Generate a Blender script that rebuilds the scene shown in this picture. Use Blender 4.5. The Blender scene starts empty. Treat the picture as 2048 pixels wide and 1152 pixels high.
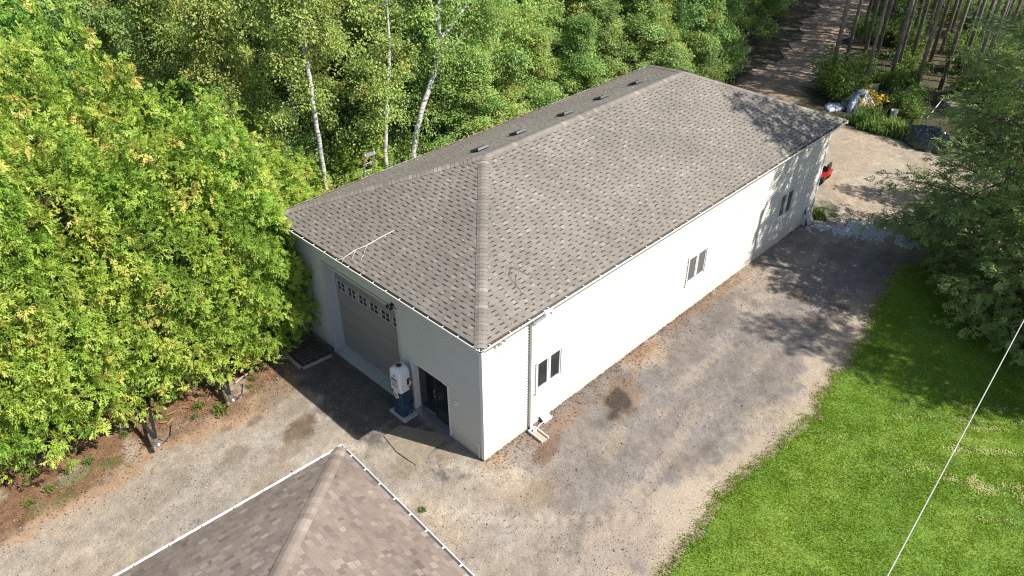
import bpy, math, random
import numpy as np
A_ = np.array
from mathutils import Matrix, Vector

# ------------------------------------------------------------------ camera, sky, sun, exposure
S = bpy.context.scene
COL = S.collection
CAM = np.array([-10.800, -11.636, 16.998]); YAW, PIT, FPX = 0.772, 0.6006, 1545.65
FW = np.array([math.cos(PIT)*math.cos(YAW), math.cos(PIT)*math.sin(YAW), -math.sin(PIT)])
RT = np.array([math.sin(YAW), -math.cos(YAW), 0.0]); UP = np.cross(RT, FW)
cd = bpy.data.cameras.new('camera'); cd.sensor_width = 36; cd.lens = FPX/2048*36; cd.clip_end = 2000; cd.clip_start = .1
cam = bpy.data.objects.new('camera', cd); COL.objects.link(cam); S.camera = cam
cam.matrix_world = Matrix(((RT[0], UP[0], -FW[0], CAM[0]), (RT[1], UP[1], -FW[1], CAM[1]), (RT[2], UP[2], -FW[2], CAM[2]), (0, 0, 0, 1)))
SUNV = np.array([1.68, -3.85, 4.6]); SUNV = SUNV/np.linalg.norm(SUNV)
w = bpy.data.worlds.new('World'); S.world = w; w.use_nodes = True
nt = w.node_tree; bg = nt.nodes['Background']
sky = nt.nodes.new('ShaderNodeTexSky'); sky.sky_type = 'NISHITA'; sky.sun_disc = False
sky.sun_elevation = math.asin(SUNV[2]); sky.sun_rotation = math.atan2(SUNV[0], SUNV[1])
nt.links.new(sky.outputs[0], bg.inputs[0]); bg.inputs[1].default_value = 0.105
sl = bpy.data.lights.new('sun', 'SUN'); sl.energy = 5.0; sl.angle = math.radians(0.53); sl.color = (1.0, .955, .88)
so = bpy.data.objects.new('sun', sl); COL.objects.link(so)
so.rotation_euler = Vector(SUNV.tolist()).to_track_quat('Z', 'Y').to_euler()
S.view_settings.view_transform = 'Standard'; S.view_settings.look = 'None'; S.view_settings.exposure = 0.8; S.view_settings.gamma = 1
S.view_settings.use_curve_mapping = False
cy = S.cycles; cy.max_bounces = 7; cy.diffuse_bounces = 3; cy.glossy_bounces = 3; cy.transmission_bounces = 5; cy.transparent_max_bounces = 6
cy.sample_clamp_indirect = 6; cy.use_denoising = True; cy.denoiser = 'OPENIMAGEDENOISE'; cy.denoising_input_passes = 'RGB_ALBEDO_NORMAL'; cy.denoising_prefilter = 'NONE'; cy.filter_width = 1.15

RNG = np.random.default_rng(7); random.seed(7)
def ray(px, py):
    d = FW + RT*(px-1024)/FPX + UP*(576-py)/FPX
    return d
def G(px, py, z=0.0):            # pixel of the 2048 photo -> point at height z
    d = ray(px, py); return CAM + d*((z-CAM[2])/d[2])
def PY(px, py, y):               # pixel -> point on a vertical plane y = const
    d = ray(px, py); return CAM + d*((y-CAM[1])/d[1])
def pix(P):
    d = np.asarray(P, float)-CAM; z = d@FW
    return 1024+FPX*(d@RT)/z, 576-FPX*(d@UP)/z, z

# ------------------------------------------------------------------ mesh helpers
def mk(name, V, polys, mat=None, parent=None, tone=None, smooth=False, col=None, link=True, data_only=False):
    V = np.asarray(V, np.float32).reshape(-1, 3)
    me = bpy.data.meshes.new(name)
    me.vertices.add(len(V)); me.vertices.foreach_set('co', V.ravel())
    polys = [np.asarray(p, np.int32) for p in polys if p is not None and len(p)]
    idx = np.concatenate([p.ravel() for p in polys]); sizes = np.concatenate([np.full(len(p), p.shape[1], np.int32) for p in polys])
    starts = np.concatenate([[0], np.cumsum(sizes)[:-1]]).astype(np.int32)
    me.loops.add(len(idx)); me.loops.foreach_set('vertex_index', idx)
    me.polygons.add(len(sizes)); me.polygons.foreach_set('loop_start', starts)
    me.polygons.foreach_set('use_smooth', np.full(len(sizes), bool(smooth)))
    me.update(calc_edges=True)
    if tone is not None:
        a = me.attributes.new('tone', 'FLOAT', 'POINT'); a.data.foreach_set('value', np.asarray(tone, np.float32))
    if col is not None:
        a = me.attributes.new('col', 'FLOAT_COLOR', 'POINT')
        c = np.ones((len(V), 4), np.float32); c[:, :3] = col; a.data.foreach_set('color', c.ravel())
    if mat is not None: me.materials.append(mat)
    if data_only: return me
    return put(name, me, parent)
def put(name, me, parent=None, loc=None, M=None):
    o = bpy.data.objects.new(name, me); COL.objects.link(o)
    if parent is not None: o.parent = parent
    if M is not None: o.matrix_local = M
    elif loc is not None: o.location = loc
    return o
def tag(o, label=None, cat=None, group=None, kind=None):
    if label: o['label'] = label
    if cat: o['category'] = cat
    if group: o['group'] = group
    if kind: o['kind'] = kind
    return o
def thing(name, label, cat, loc=(0, 0, 0), rz=0.0, group=None, scale=1.0):
    o = bpy.data.objects.new(name, None); COL.objects.link(o); o.empty_display_size = .2
    o.location = loc; o.rotation_euler = (0, 0, rz); o.scale = (scale,)*3 if np.isscalar(scale) else scale
    return tag(o, label, cat, group)
def frame(x, z):
    x = np.asarray(x, float); x = x/np.linalg.norm(x); z = np.asarray(z, float); y = np.cross(z, x); y /= np.linalg.norm(y); z = np.cross(x, y)
    return np.stack([x, y, z], 1)
class B:
    def __init__(s): s.V = []; s.q = []; s.t = []; s.T = []; s.n = 0
    def add(s, V, quads=None, tris=None, tone=.5):
        V = np.asarray(V, float).reshape(-1, 3)
        if quads is not None and len(quads): s.q.append(np.asarray(quads)+s.n)
        if tris is not None and len(tris): s.t.append(np.asarray(tris)+s.n)
        s.V.append(V); s.T.append(np.full(len(V), tone) if np.isscalar(tone) else np.asarray(tone)); s.n += len(V); return s
    def box(s, x0, x1, y0, y1, z0, z1, M=None, o=None, tone=.5):
        V = np.array([[x, y, z] for z in (z0, z1) for y in (y0, y1) for x in (x0, x1)], float)
        if M is not None: V = V@np.asarray(M).T
        if o is not None: V = V+np.asarray(o)
        return s.add(V, [[0, 2, 3, 1], [4, 5, 7, 6], [0, 1, 5, 4], [2, 6, 7, 3], [0, 4, 6, 2], [1, 3, 7, 5]], tone=tone)
    def bar(s, a, b, wd, ht=None, up=(0, 0, 1), tone=.5):
        a = np.asarray(a, float); b = np.asarray(b, float); L = np.linalg.norm(b-a); ht = ht or wd
        up = np.asarray(up, float)
        if abs(np.dot((b-a)/L, up)) > .98: up = np.array([1., 0, 0])
        return s.box(0, L, -wd/2, wd/2, -ht/2, ht/2, frame(b-a, up), a, tone)
    def tube(s, pts, r, n=8, cap=True, tone=.5):
        P = np.asarray(pts, float); m = len(P); r = np.full(m, r) if np.isscalar(r) else np.asarray(r, float)
        T = np.gradient(P, axis=0); T /= np.linalg.norm(T, axis=1)[:, None]+1e-9
        ref = np.array([0, 0, 1.]) if abs(T[0, 2]) < .9 else np.array([1., 0, 0])
        A = np.cross(T, ref); A /= np.linalg.norm(A, axis=1)[:, None]+1e-9; Bn = np.cross(T, A)
        th = np.arange(n)*2*np.pi/n
        V = P[:, None]+r[:, None, None]*(np.cos(th)[None, :, None]*A[:, None]+np.sin(th)[None, :, None]*Bn[:, None])
        q = []
        for i in range(m-1):
            for k in range(n):
                q.append([i*n+k, i*n+(k+1) % n, (i+1)*n+(k+1) % n, (i+1)*n+k])
        V = V.reshape(-1, 3); t = []
        if cap:
            V = np.vstack([V, P[:1], P[-1:]]); c0, c1 = m*n, m*n+1
            for k in range(n): t += [[c0, (k+1) % n, k], [c1, (m-1)*n+k, (m-1)*n+(k+1) % n]]
        return s.add(V, q, t, tone)
    def lathe(s, prof, n=20, o=(0, 0, 0), M=None, tone=.5):
        th = np.arange(n)*2*np.pi/n; V = []
        for r, z in prof: V += [[r*math.cos(a), r*math.sin(a), z] for a in th]
        V = np.array(V); m = len(prof); q = [[i*n+k, i*n+(k+1) % n, (i+1)*n+(k+1) % n, (i+1)*n+k] for i in range(m-1) for k in range(n)]
        t = []
        V = np.vstack([V, [[0, 0, prof[0][1]], [0, 0, prof[-1][1]]]])
        for k in range(n): t += [[m*n, (k+1) % n, k], [m*n+1, (m-1)*n+k, (m-1)*n+(k+1) % n]]
        if M is not None: V = V@np.asarray(M).T
        return s.add(V+np.asarray(o), q, t, tone)
    def build(s, name, mat, parent=None, smooth=False, data_only=False):
        V = np.concatenate(s.V)
        return mk(name, V, [np.concatenate(s.q) if s.q else None, np.concatenate(s.t) if s.t else None], mat, parent, np.concatenate(s.T), smooth, data_only=data_only)

# value noise
_NG = RNG.random((257, 257)); _NG[256] = _NG[0]; _NG[:, 256] = _NG[:, 0]
def vn(x, y):
    x = np.asarray(x, float); y = np.asarray(y, float)
    xi = np.floor(x).astype(int); yi = np.floor(y).astype(int); fx = x-xi; fy = y-yi
    fx = fx*fx*(3-2*fx); fy = fy*fy*(3-2*fy); xi &= 255; yi &= 255
    return (_NG[xi, yi]*(1-fx)+_NG[xi+1, yi]*fx)*(1-fy)+(_NG[xi, yi+1]*(1-fx)+_NG[xi+1, yi+1]*fx)*fy
def fbm(x, y, o=4, seed=0):
    s = 0; a = .5; tot = 0
    for k in range(o):
        s = s+a*vn(np.asarray(x)*2**k+seed*17.3+k*31.7, np.asarray(y)*2**k+seed*9.1+k*11.3); tot += a; a *= .5
    return s/tot
def sst(a, b, x):
    t = np.clip((x-a)/(b-a), 0, 1); return t*t*(3-2*t)

# ------------------------------------------------------------------ materials
def nodes(name):
    m = bpy.data.materials.new(name); m.use_nodes = True; n = m.node_tree; return m, n, n.nodes['Principled BSDF'], n.links
def noise(n, scale, detail=3, rough=.6, coord=None):
    t = n.nodes.new('ShaderNodeTexNoise'); t.inputs['Scale'].default_value = scale; t.inputs['Detail'].default_value = detail; t.inputs['Roughness'].default_value = rough
    if coord: n.links.new(coord, t.inputs['Vector'])
    return t
def ramp(n, fac, stops):
    r = n.nodes.new('ShaderNodeValToRGB'); e = r.color_ramp.elements
    while len(e) < len(stops): e.new(.5)
    for i, (p, c) in enumerate(stops): e[i].position = p; e[i].color = (*c, 1) if len(c) == 3 else c
    if fac is not None: n.links.new(fac, r.inputs[0])
    return r
def mixc(n, a, b, fac, mode='MIX'):
    m = n.nodes.new('ShaderNodeMix'); m.data_type = 'RGBA'; m.blend_type = mode
    for s, v in ((m.inputs[6], a), (m.inputs[7], b)):
        if isinstance(v, tuple): s.default_value = (*v, 1)
        else: n.links.new(v, s)
    if isinstance(fac, (int, float)): m.inputs[0].default_value = fac
    else: n.links.new(fac, m.inputs[0])
    return m.outputs[2]
def bump(n, h, strength, dist, p):
    b = n.nodes.new('ShaderNodeBump'); b.inputs['Strength'].default_value = strength; b.inputs['Distance'].default_value = dist
    n.links.new(h, b.inputs['Height']); n.links.new(b.outputs[0], p.inputs['Normal'])
def wcoord(n):
    g = n.nodes.new('ShaderNodeNewGeometry'); return g.outputs['Position']
def ocoord(n):
    g = n.nodes.new('ShaderNodeTexCoord'); return g.outputs['Object']
def plain(name, c, rough=.6, metal=0, var=.12, scale=6, dirt=None, dscale=1.5, dlo=.55, dhi=.75, bmp=0):
    m, n, p, L = nodes(name); co = ocoord(n)
    t = noise(n, scale, 4, .65, co)
    r = ramp(n, t.outputs[0], [(.3, tuple(x*(1-var) for x in c)), (.7, tuple(min(1, x*(1+var)) for x in c))]); out = r.outputs[0]
    if dirt:
        t2 = noise(n, dscale, 6, .7, co); r2 = ramp(n, t2.outputs[0], [(dlo, (0, 0, 0)), (dhi, (1, 1, 1))])
        out = mixc(n, out, dirt, r2.outputs[0])
    L.new(out, p.inputs['Base Color']); p.inputs['Roughness'].default_value = rough; p.inputs['Metallic'].default_value = metal
    if bmp: bump(n, t.outputs[0], bmp, .01, p)
    return m
def tonemat(name, stops, rough=.85, var=.25, nscale=30, bmp=.3, big=None, weather=None):
    m, n, p, L = nodes(name)
    a = n.nodes.new('ShaderNodeAttribute'); a.attribute_name = 'tone'
    r = ramp(n, a.outputs['Fac'], stops); co = wcoord(n)
    t = noise(n, nscale, 3, .7, co); rr = ramp(n, t.outputs[0], [(.25, (1-var,)*3), (.75, (1+var,)*3)])
    out = mixc(n, r.outputs[0], rr.outputs[0], 1.0, 'MULTIPLY')
    if big:
        t2 = noise(n, big, 5, .65, co); r2 = ramp(n, t2.outputs[0], [(.35, weather[0]), (.65, weather[1])])
        out = mixc(n, out, r2.outputs[0], 1.0, 'MULTIPLY')
    L.new(out, p.inputs['Base Color']); p.inputs['Roughness'].default_value = rough
    if bmp: bump(n, t.outputs[0], bmp, .004, p)
    return m
def leafmat(name, stops, transl=.35, rough=.45, hue=.06, val=.25, spec=.35):
    m, n, p, L = nodes(name)
    a = n.nodes.new('ShaderNodeAttribute'); a.attribute_name = 'tone'
    r = ramp(n, a.outputs['Fac'], stops)
    oi = n.nodes.new('ShaderNodeObjectInfo')
    co = wcoord(n); t = noise(n, .55, 3, .6, co)
    h = n.nodes.new('ShaderNodeHueSaturation'); L.new(r.outputs[0], h.inputs['Color'])
    m1 = n.nodes.new('ShaderNodeMapRange'); L.new(oi.outputs['Random'], m1.inputs[0]); m1.inputs[3].default_value = .5-hue/2; m1.inputs[4].default_value = .5+hue/2; L.new(m1.outputs[0], h.inputs['Hue'])
    m2 = n.nodes.new('ShaderNodeMapRange'); L.new(t.outputs[0], m2.inputs[0]); m2.inputs[1].default_value = .3; m2.inputs[2].default_value = .7; m2.inputs[3].default_value = 1-val; m2.inputs[4].default_value = 1+val; L.new(m2.outputs[0], h.inputs['Value'])
    L.new(h.outputs[0], p.inputs['Base Color']); p.inputs['Roughness'].default_value = rough; p.inputs['Specular IOR Level'].default_value = spec
    tr = n.nodes.new('ShaderNodeBsdfTranslucent'); L.new(h.outputs[0], tr.inputs[0])
    mx = n.nodes.new('ShaderNodeMixShader'); mx.inputs[0].default_value = transl
    L.new(p.outputs[0], mx.inputs[1]); L.new(tr.outputs[0], mx.inputs[2]); L.new(mx.outputs[0], n.nodes['Material Output'].inputs[0])
    return m
def glassmat(name, tint=(.02, .025, .03), rough=.03, a=.55):
    m, n, p, L = nodes(name)
    p.inputs['Base Color'].default_value = (*tint, 1); p.inputs['Roughness'].default_value = rough; p.inputs['Specular IOR Level'].default_value = .9
    tb = n.nodes.new('ShaderNodeBsdfTransparent'); tb.inputs[0].default_value = (.8, .85, .85, 1)
    mx = n.nodes.new('ShaderNodeMixShader'); mx.inputs[0].default_value = a
    L.new(tb.outputs[0], mx.inputs[1]); L.new(p.outputs[0], mx.inputs[2]); L.new(mx.outputs[0], n.nodes['Material Output'].inputs[0])
    return m

M = {}
def sidingmat():
    m, n, p, L = nodes('vinyl_siding'); co = wcoord(n)
    t = noise(n, 1.1, 4, .6, co); r = ramp(n, t.outputs[0], [(.3, (.552, .518, .462)), (.7, (.582, .548, .495))])
    sp = n.nodes.new('ShaderNodeSeparateXYZ'); L.new(co, sp.inputs[0]); t2 = noise(n, 2.3, 5, .7, co)
    mr = n.nodes.new('ShaderNodeMapRange'); L.new(sp.outputs[2], mr.inputs[0]); mr.inputs[1].default_value = .05; mr.inputs[2].default_value = .75; mr.inputs[3].default_value = .75; mr.inputs[4].default_value = 0
    mu = n.nodes.new('ShaderNodeMath'); mu.operation = 'MULTIPLY'; L.new(mr.outputs[0], mu.inputs[0]); L.new(t2.outputs[0], mu.inputs[1])
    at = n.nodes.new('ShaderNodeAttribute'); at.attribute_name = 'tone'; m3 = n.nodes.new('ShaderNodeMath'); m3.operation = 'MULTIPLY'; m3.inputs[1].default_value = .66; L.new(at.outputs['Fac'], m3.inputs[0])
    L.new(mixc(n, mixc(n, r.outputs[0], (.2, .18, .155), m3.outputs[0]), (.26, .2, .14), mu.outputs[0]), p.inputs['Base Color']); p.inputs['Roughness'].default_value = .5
    return m
M['siding'] = sidingmat()
M['trim'] = plain('white_trim', (.6, .6, .59), .45, var=.03, dirt=(.5, .48, .43), dscale=4, dlo=.6, dhi=.9)
M['gutter'] = plain('gutter_aluminium', (.64, .64, .62), .4, var=.04, dirt=(.42, .4, .36), dscale=3, dlo=.55, dhi=.85)
M['door'] = plain('garage_door_paint', (.235, .222, .212), .55, var=.03, scale=2)
M['doorwhite'] = plain('door_window_trim', (.42, .42, .41), .5, var=.03)
M['concrete'] = plain('concrete', (.38, .38, .37), .85, var=.12, scale=14, dirt=(.22, .21, .19), dscale=2.2, bmp=.2)
M['foundation'] = plain('foundation_concrete', (.4, .37, .33), .9, var=.12, scale=10, dirt=(.25, .2, .15), dscale=3, bmp=.2)
M['glass'] = glassmat('window_glass', (.045, .048, .048))
M['patioglass'] = glassmat('patio_glass', (.02, .026, .028), .03, .6)
M['darkmetal'] = plain('dark_metal', (.022, .024, .028), .45, .2, var=.2, dirt=(.05, .035, .025), dscale=6)
M['black'] = plain('black_rubber', (.02, .02, .02), .75, var=.25, scale=20)
M['steel'] = plain('galvanised_steel', (.45, .46, .48), .35, .8, var=.15, scale=12)
M['alu'] = plain('aluminium', (.62, .63, .66), .32, .75, var=.1)
M['vent'] = plain('vent_metal', (.085, .09, .1), .38, .4, var=.2, scale=4)
M['interior'] = plain('interior_board', (.22, .2, .18), .9)
M['curtain'] = plain('curtain_cloth', (.5, .49, .46), .9, var=.1)
M['screen'] = plain('insect_screen', (.10, .098, .092), .8, var=.1)
M['shingle'] = tonemat('roof_shingle', [(0, (.040, .035, .033)), (.12, (.055, .048, .045)), (.2, (.12, .105, .088)), (.5, (.168, .149, .126)), (.8, (.196, .175, .15)), (1, (.265, .24, .209))], .92, .22, 55, .35, .45, ((.86, .85, .84), (1.1, 1.09, 1.07)))
M['hshingle'] = tonemat('house_shingle', [(0, (.1, .077, .067)), (.2, (.135, .106, .088)), (.5, (.198, .158, .13)), (.8, (.248, .2, .165)), (1, (.32, .265, .218))], .92, .25, 45, .35, .5, ((.8, .77, .75), (1.1, 1.1, 1.09)))
M['bark'] = plain('grey_brown_bark', (.12, .095, .075), .95, var=.4, scale=7, bmp=.6)
M['pinebark'] = plain('pine_bark', (.21, .175, .15), .95, var=.45, scale=5, bmp=.6)
def birchmat():
    m, n, p, L = nodes('birch_bark'); co = ocoord(n)
    mp = n.nodes.new('ShaderNodeMapping'); mp.inputs['Scale'].default_value = (2.2, 2.2, 9); L.new(co, mp.inputs[0])
    t = noise(n, 1.6, 4, .7, mp.outputs[0]); r = ramp(n, t.outputs[0], [(.36, (.05, .045, .04)), (.46, (.4, .38, .36)), (.7, (.6, .58, .56))])
    L.new(r.outputs[0], p.inputs['Base Color']); p.inputs['Roughness'].default_value = .75; return m
M['birch'] = birchmat()
M['cedar'] = leafmat('cedar_foliage', [(0, (.06, .12, .02)), (.3, (.19, .335, .045)), (.6, (.345, .50, .075)), (.85, (.53, .57, .12)), (1, (.66, .5, .17))], .4, hue=.035, val=.18)
M['cedardark'] = leafmat('conifer_foliage', [(0, (.075, .13, .045)), (.4, (.235, .325, .105)), (.8, (.41, .49, .15)), (1, (.58, .59, .18))], .5, hue=.03)
M['leafA'] = leafmat('birch_leaves', [(0, (.10, .18, .045)), (.45, (.28, .40, .10)), (.8, (.47, .55, .16)), (.95, (.36, .36, .08)), (1, (.45, .30, .07))], .42, hue=.05)
M['leafB'] = leafmat('poplar_leaves', [(0, (.10, .185, .055)), (.45, (.26, .39, .11)), (.85, (.43, .53, .18)), (1, (.28, .33, .1))], .42, hue=.05)
M['pine'] = leafmat('pine_needles', [(0, (.02, .04, .016)), (.6, (.055, .095, .03)), (1, (.11, .16, .045))], .15)
M['shrub'] = leafmat('shrub_leaves', [(0, (.06, .12, .02)), (.5, (.16, .26, .045)), (1, (.3, .37, .09))], .42, hue=.06)
M['weed'] = leafmat('weed_leaves', [(0, (.05, .1, .02)), (.6, (.15, .23, .05)), (.86, (.24, .29, .07)), (.9, (.75, .48, .02)), (1, (.85, .58, .03))], .3)
M['grass'] = leafmat('grass_blades', [(0, (.095, .18, .013)), (.5, (.225, .34, .026)), (.85, (.345, .43, .06)), (1, (.62, .55, .3))], .42, hue=.0, val=.16, spec=.2)
M['deadleaf'] = tonemat('dead_leaves', [(0, (.09, .045, .024)), (.4, (.2, .09, .045)), (.75, (.34, .19, .085)), (1, (.5, .42, .26))], .8, .2, 10, 0)
M['wood'] = plain('weathered_wood', (.30, .26, .20), .85, var=.25, scale=9, dirt=(.16, .13, .09), dscale=3)
M['darkwood'] = plain('dark_wet_wood', (.07, .06, .05), .85, var=.3, scale=9)
M['stick'] = plain('bleached_stick', (.62, .58, .52), .8, var=.2, scale=8)
M['twig'] = plain('dry_twig', (.09, .06, .045), .9, var=.3)
M['pumpwhite'] = plain('pump_white_enamel', (.66, .67, .70), .35, var=.03, scale=3, dirt=(.3, .12, .06), dscale=5, dlo=.60, dhi=.66)
M['pumpblue'] = plain('pump_blue_enamel', (.018, .045, .085), .4, var=.25, scale=4, dirt=(.16, .2, .26), dscale=5, dlo=.55, dhi=.75)
M['pumpglass'] = plain('pump_dial_face', (.5, .52, .52), .25, var=.05)
M['red'] = plain('red_paint', (.4, .015, .015), .35, var=.08)
M['signwhite'] = plain('sign_white', (.72, .70, .68), .5, var=.05)
M['tarpw'] = plain('white_tarp', (.36, .40, .48), .5, var=.1, scale=3, dirt=(.2, .21, .22), dscale=2, dlo=.55, dhi=.75)
M['tarpd'] = plain('dark_tarp', (.035, .05, .055), .22, var=.25, scale=3)
M['tarpb'] = plain('blue_tarp', (.03, .06, .2), .4, var=.2)
M['terra'] = plain('terracotta', (.36, .13, .07), .8, var=.15)
M['bucket'] = plain('white_plastic', (.66, .67, .69), .4, var=.05, dirt=(.35, .33, .3), dscale=8)
M['orange'] = plain('orange_plastic', (.6, .12, .03), .5, var=.15)
M['wire'] = plain('cable_sheath', (.33, .31, .28), .5, var=.05)
M['pvc'] = plain('white_pvc', (.75, .75, .73), .4, var=.03)
M['sand'] = plain('splash_sand', (.36, .3, .2), .95, var=.2, scale=20)

# ------------------------------------------------------------------ ground
LAWNX = np.array([-40, -12, .5, 2.4, 3.95, 6.2, 8.45, 10.8, 13, 16.2, 19.0, 20.6, 22.5, 25, 30])
LAWNY = np.array([-6.6, -6.3, -5.95, -5.8, -5.62, -5.85, -5.95, -5.75, -5.56, -4.95, -4.5, -5.6, -8.5, -13, -40])
def lawn_b(x):
    return np.interp(x, LAWNX, LAWNY)+(fbm(x*1.3, x*0+3.3, 4, 3)-.5)*.7+(fbm(x*5, x*0+1.3, 3, 5)-.5)*.25
def blob(x, y, cx, cy, rx, ry, ang=0, seed=0, wob=.5):
    c, s = math.cos(ang), math.sin(ang); u = (x-cx)*c+(y-cy)*s; v = -(x-cx)*s+(y-cy)*c
    d = np.sqrt((u/rx)**2+(v/ry)**2)+(fbm(x*2.2, y*2.2, 4, seed)-.5)*wob*2
    d = d+(fbm(x*9, y*9, 3, seed+2)-.5)*.35; return 1-sst(.62, 1.0, d)
def yard():
    st = .085; xs = np.arange(-24, 36, st); ys = np.arange(-9.5, 15, st)
    X, Y = np.meshgrid(xs, ys, indexing='ij'); x, y = X.ravel(), Y.ravel()
    f1 = fbm(x*.35, y*.35, 5, 1); f2 = fbm(x*1.6, y*1.6, 4, 2); f3 = fbm(x*6, y*6, 3, 4)
    gravel = np.array([.19, .165, .146]); sandy = np.array([.33, .27, .205]); dk = np.array([.15, .128, .112]); drive = np.array([.272, .23, .187])
    right = sst(-1.5, 2.0, x-.6*(y+2))*(1-sst(18.5, 22, x))
    base = drive[None]*(1-right[:, None])+gravel[None]*right[:, None]
    far = sst(19.5, 23, x); base = base*(1-far[:, None])+np.array([.285, .235, .18])[None]*far[:, None]
    m = sst(.5, .62, f1)*.55; base = base*(1-m[:, None])+(sandy if True else 0)*m[:, None]*1.0
    m = sst(.52, .72, f2)*right*.6; base = base*(1-m[:, None])+dk*m[:, None]
    base = base*(.78+.44*f3)[:, None]
    stk = fbm(x*.45, y*2.6, 4, 6); grain = RNG.random(len(x)); cl = fbm(x*3.1, y*3.1, 4, 7)
    base = base*(.84+.32*stk)[:, None]*(.9+.2*grain)[:, None]*(.82+.36*cl)[:, None]
    hue = (fbm(x*.9, y*.9, 4, 11)-.5)*2; base = base*np.stack([1+.07*hue, 1+.015*hue, 1-.07*hue], 1)
    # sand along the lawn
    d = y-lawn_b(x); m = (1-sst(.55, .95, d+(f2-.5)*1.5+(f1-.5)*1.6))*sst(-3, 1, x)*(1-sst(14, 17, x)); base = base*(1-m[:, None]*.85)+np.array([.345, .28, .207])*(.8+.4*stk)[:, None]*m[:, None]*.85
    m = (1-sst(.0, .22, d+(f3-.5)*.3))*.4; base = base*(1-m[:, None])+np.array([.17, .12, .07])*m[:, None]
    m = np.maximum(blob(x, y, 2.6, -5.0, 1.6, .8, .1, 8), blob(x, y, .6, -4.6, 2.2, 1.0, .2, 9)*.6)*.8; base = base*(1-m[:, None])+np.array([.375, .305, .23])*m[:, None]
    # mulch under the hedge
    hb = np.interp(x, [-24, -10.5, -8, -6.3, -4, -2.4, -1, .2], [6.6, 7.2, 7.35, 7.7, 7.2, 7.3, 8.3, 9.4])
    m = sst(-.45, .35, y-hb+(f2-.5)*1.4)*(1-sst(.0, 1.0, x-.5)*(y < 9.3)); mul = np.array([.17, .098, .055])*(.5+1.0*f3)[:, None]
    base = base*(1-m[:, None])+mul*m[:, None]
    m2 = sst(.58, .68, fbm(x*1.1, y*1.1, 4, 12))*m*.7; base = base*(1-m2[:, None])+np.array([.33, .28, .22])*m2[:, None]
    m2 = sst(.6, .7, fbm(x*1.5, y*1.5, 4, 22))*m*.6; base = base*(1-m2[:, None])+np.array([.07, .1, .02])*m2[:, None]
    # rusty needle litter fringe
    m = (1-sst(.05, .5, np.abs(y-hb+.35+(f2-.5)*1.2)))*.5*(x < .5); base = base*(1-m[:, None])+np.array([.33, .17, .07])*m[:, None]
    # stains and damp patches; the long front-wall blob also paints in deeper shade
    for cx, cy, rx, ry, a, col, k, sd in [(-3.05, 5.0, .8, .55, .5, (.12, .085, .055), .92, 31), (-5.1, 5.45, .6, .4, .2, (.19, .15, .11), .75, 32), (-3.9, 6.3, .35, .2, .3, (.13, .09, .06), .7, 33), (-4.6, 6.6, .3, .18, 0, (.15, .1, .07), .6, 38),
        (4.9, -1.25, 1.25, .75, .55, (.17, .12, .08), .7, 44), (4.75, -1.3, 1.05, .55, .6, (.05, .04, .032), .92, 34), (6.3, -.75, 1.0, .14, .35, (.2, .15, .09), .6, 48), (1.6, -1.0, .9, .35, .2, (.13, .07, .04), .65, 35), (2.6, -.55, 1.5, .4, 0, (.24, .15, .09), .5, 36), (7.2, -.35, 1.2, .35, 0, (.26, .16, .09), .6, 37),
        (12.5, -.3, 4, .3, 0, (.22, .15, .09), .55, 39), (.2, -.25, .5, .3, 0, (.3, .21, .13), .6, 40), (-2.3, 6.2, 1.6, .5, .35, (.21, .165, .12), .55, 41), (27.5, 1.2, 2, 1.2, .3, (.3, .24, .18), .5, 42),
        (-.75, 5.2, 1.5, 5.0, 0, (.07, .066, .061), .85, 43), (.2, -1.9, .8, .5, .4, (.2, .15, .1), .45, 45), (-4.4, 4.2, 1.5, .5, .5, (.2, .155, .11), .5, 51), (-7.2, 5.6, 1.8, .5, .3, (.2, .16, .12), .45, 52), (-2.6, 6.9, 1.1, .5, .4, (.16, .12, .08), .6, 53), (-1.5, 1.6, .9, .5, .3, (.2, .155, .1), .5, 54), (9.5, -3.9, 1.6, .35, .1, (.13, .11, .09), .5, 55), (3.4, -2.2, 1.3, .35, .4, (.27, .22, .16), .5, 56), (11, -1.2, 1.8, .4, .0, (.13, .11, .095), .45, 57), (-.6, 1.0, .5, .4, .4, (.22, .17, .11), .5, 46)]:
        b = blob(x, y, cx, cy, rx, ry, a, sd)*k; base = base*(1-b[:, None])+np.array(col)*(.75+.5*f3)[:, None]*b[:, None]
    # damp moss at the far wall corner
    b = blob(x, y, 21.3, -.1, 1.1, .8, 0, 47)*.8; base = base*(1-b[:, None])+np.array([.06, .08, .03])*b[:, None]
    # forest floor around the edges
    e = np.clip(sst(10.2, 12.2, y+(f2-.5)*1.5)+sst(31.2, 32.6, x+.35*(y-1)+(f2-.5)*1.4)+(1-sst(-8.6, -7, y))*0, 0, 1)
    base = base*(1-e[:, None])+np.array([.055, .05, .028])*(.6+.8*f3)[:, None]*e[:, None]
    pc = np.interp(x, [22.5, 29, 34, 42], [7.6, 8.6, 9.5, 10.6]); pm = (1-sst(1.3, 2.5, np.abs(y-pc)+(f2-.5)*1.6))*sst(22, 26, x)
    base = base*(1-pm[:, None])+np.array([.24, .18, .13])*(.6+.8*f3)[:, None]*pm[:, None]
    z = (f1-.5)*.05+(f2-.5)*.022+(f3-.5)*.012
    # compacted wheel lanes winding from the drive past the corner and along the long wall
    LQ = A_([(-12, 4.6), (-7, 4.2), (-3.2, 3.0), (-1.6, .2), (-.2, -2.2), (3, -3.0), (8, -2.9), (14, -2.6), (20, -2.2), (26, -1.0)]); tq = np.linspace(0, len(LQ)-1, 260); LQ = np.stack([np.interp(tq, np.arange(len(LQ)), LQ[:, i]) for i in (0, 1)], 1)
    for it in range(3): LQ[1:-1] = (LQ[:-2]+2*LQ[1:-1]+LQ[2:])/4
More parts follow.
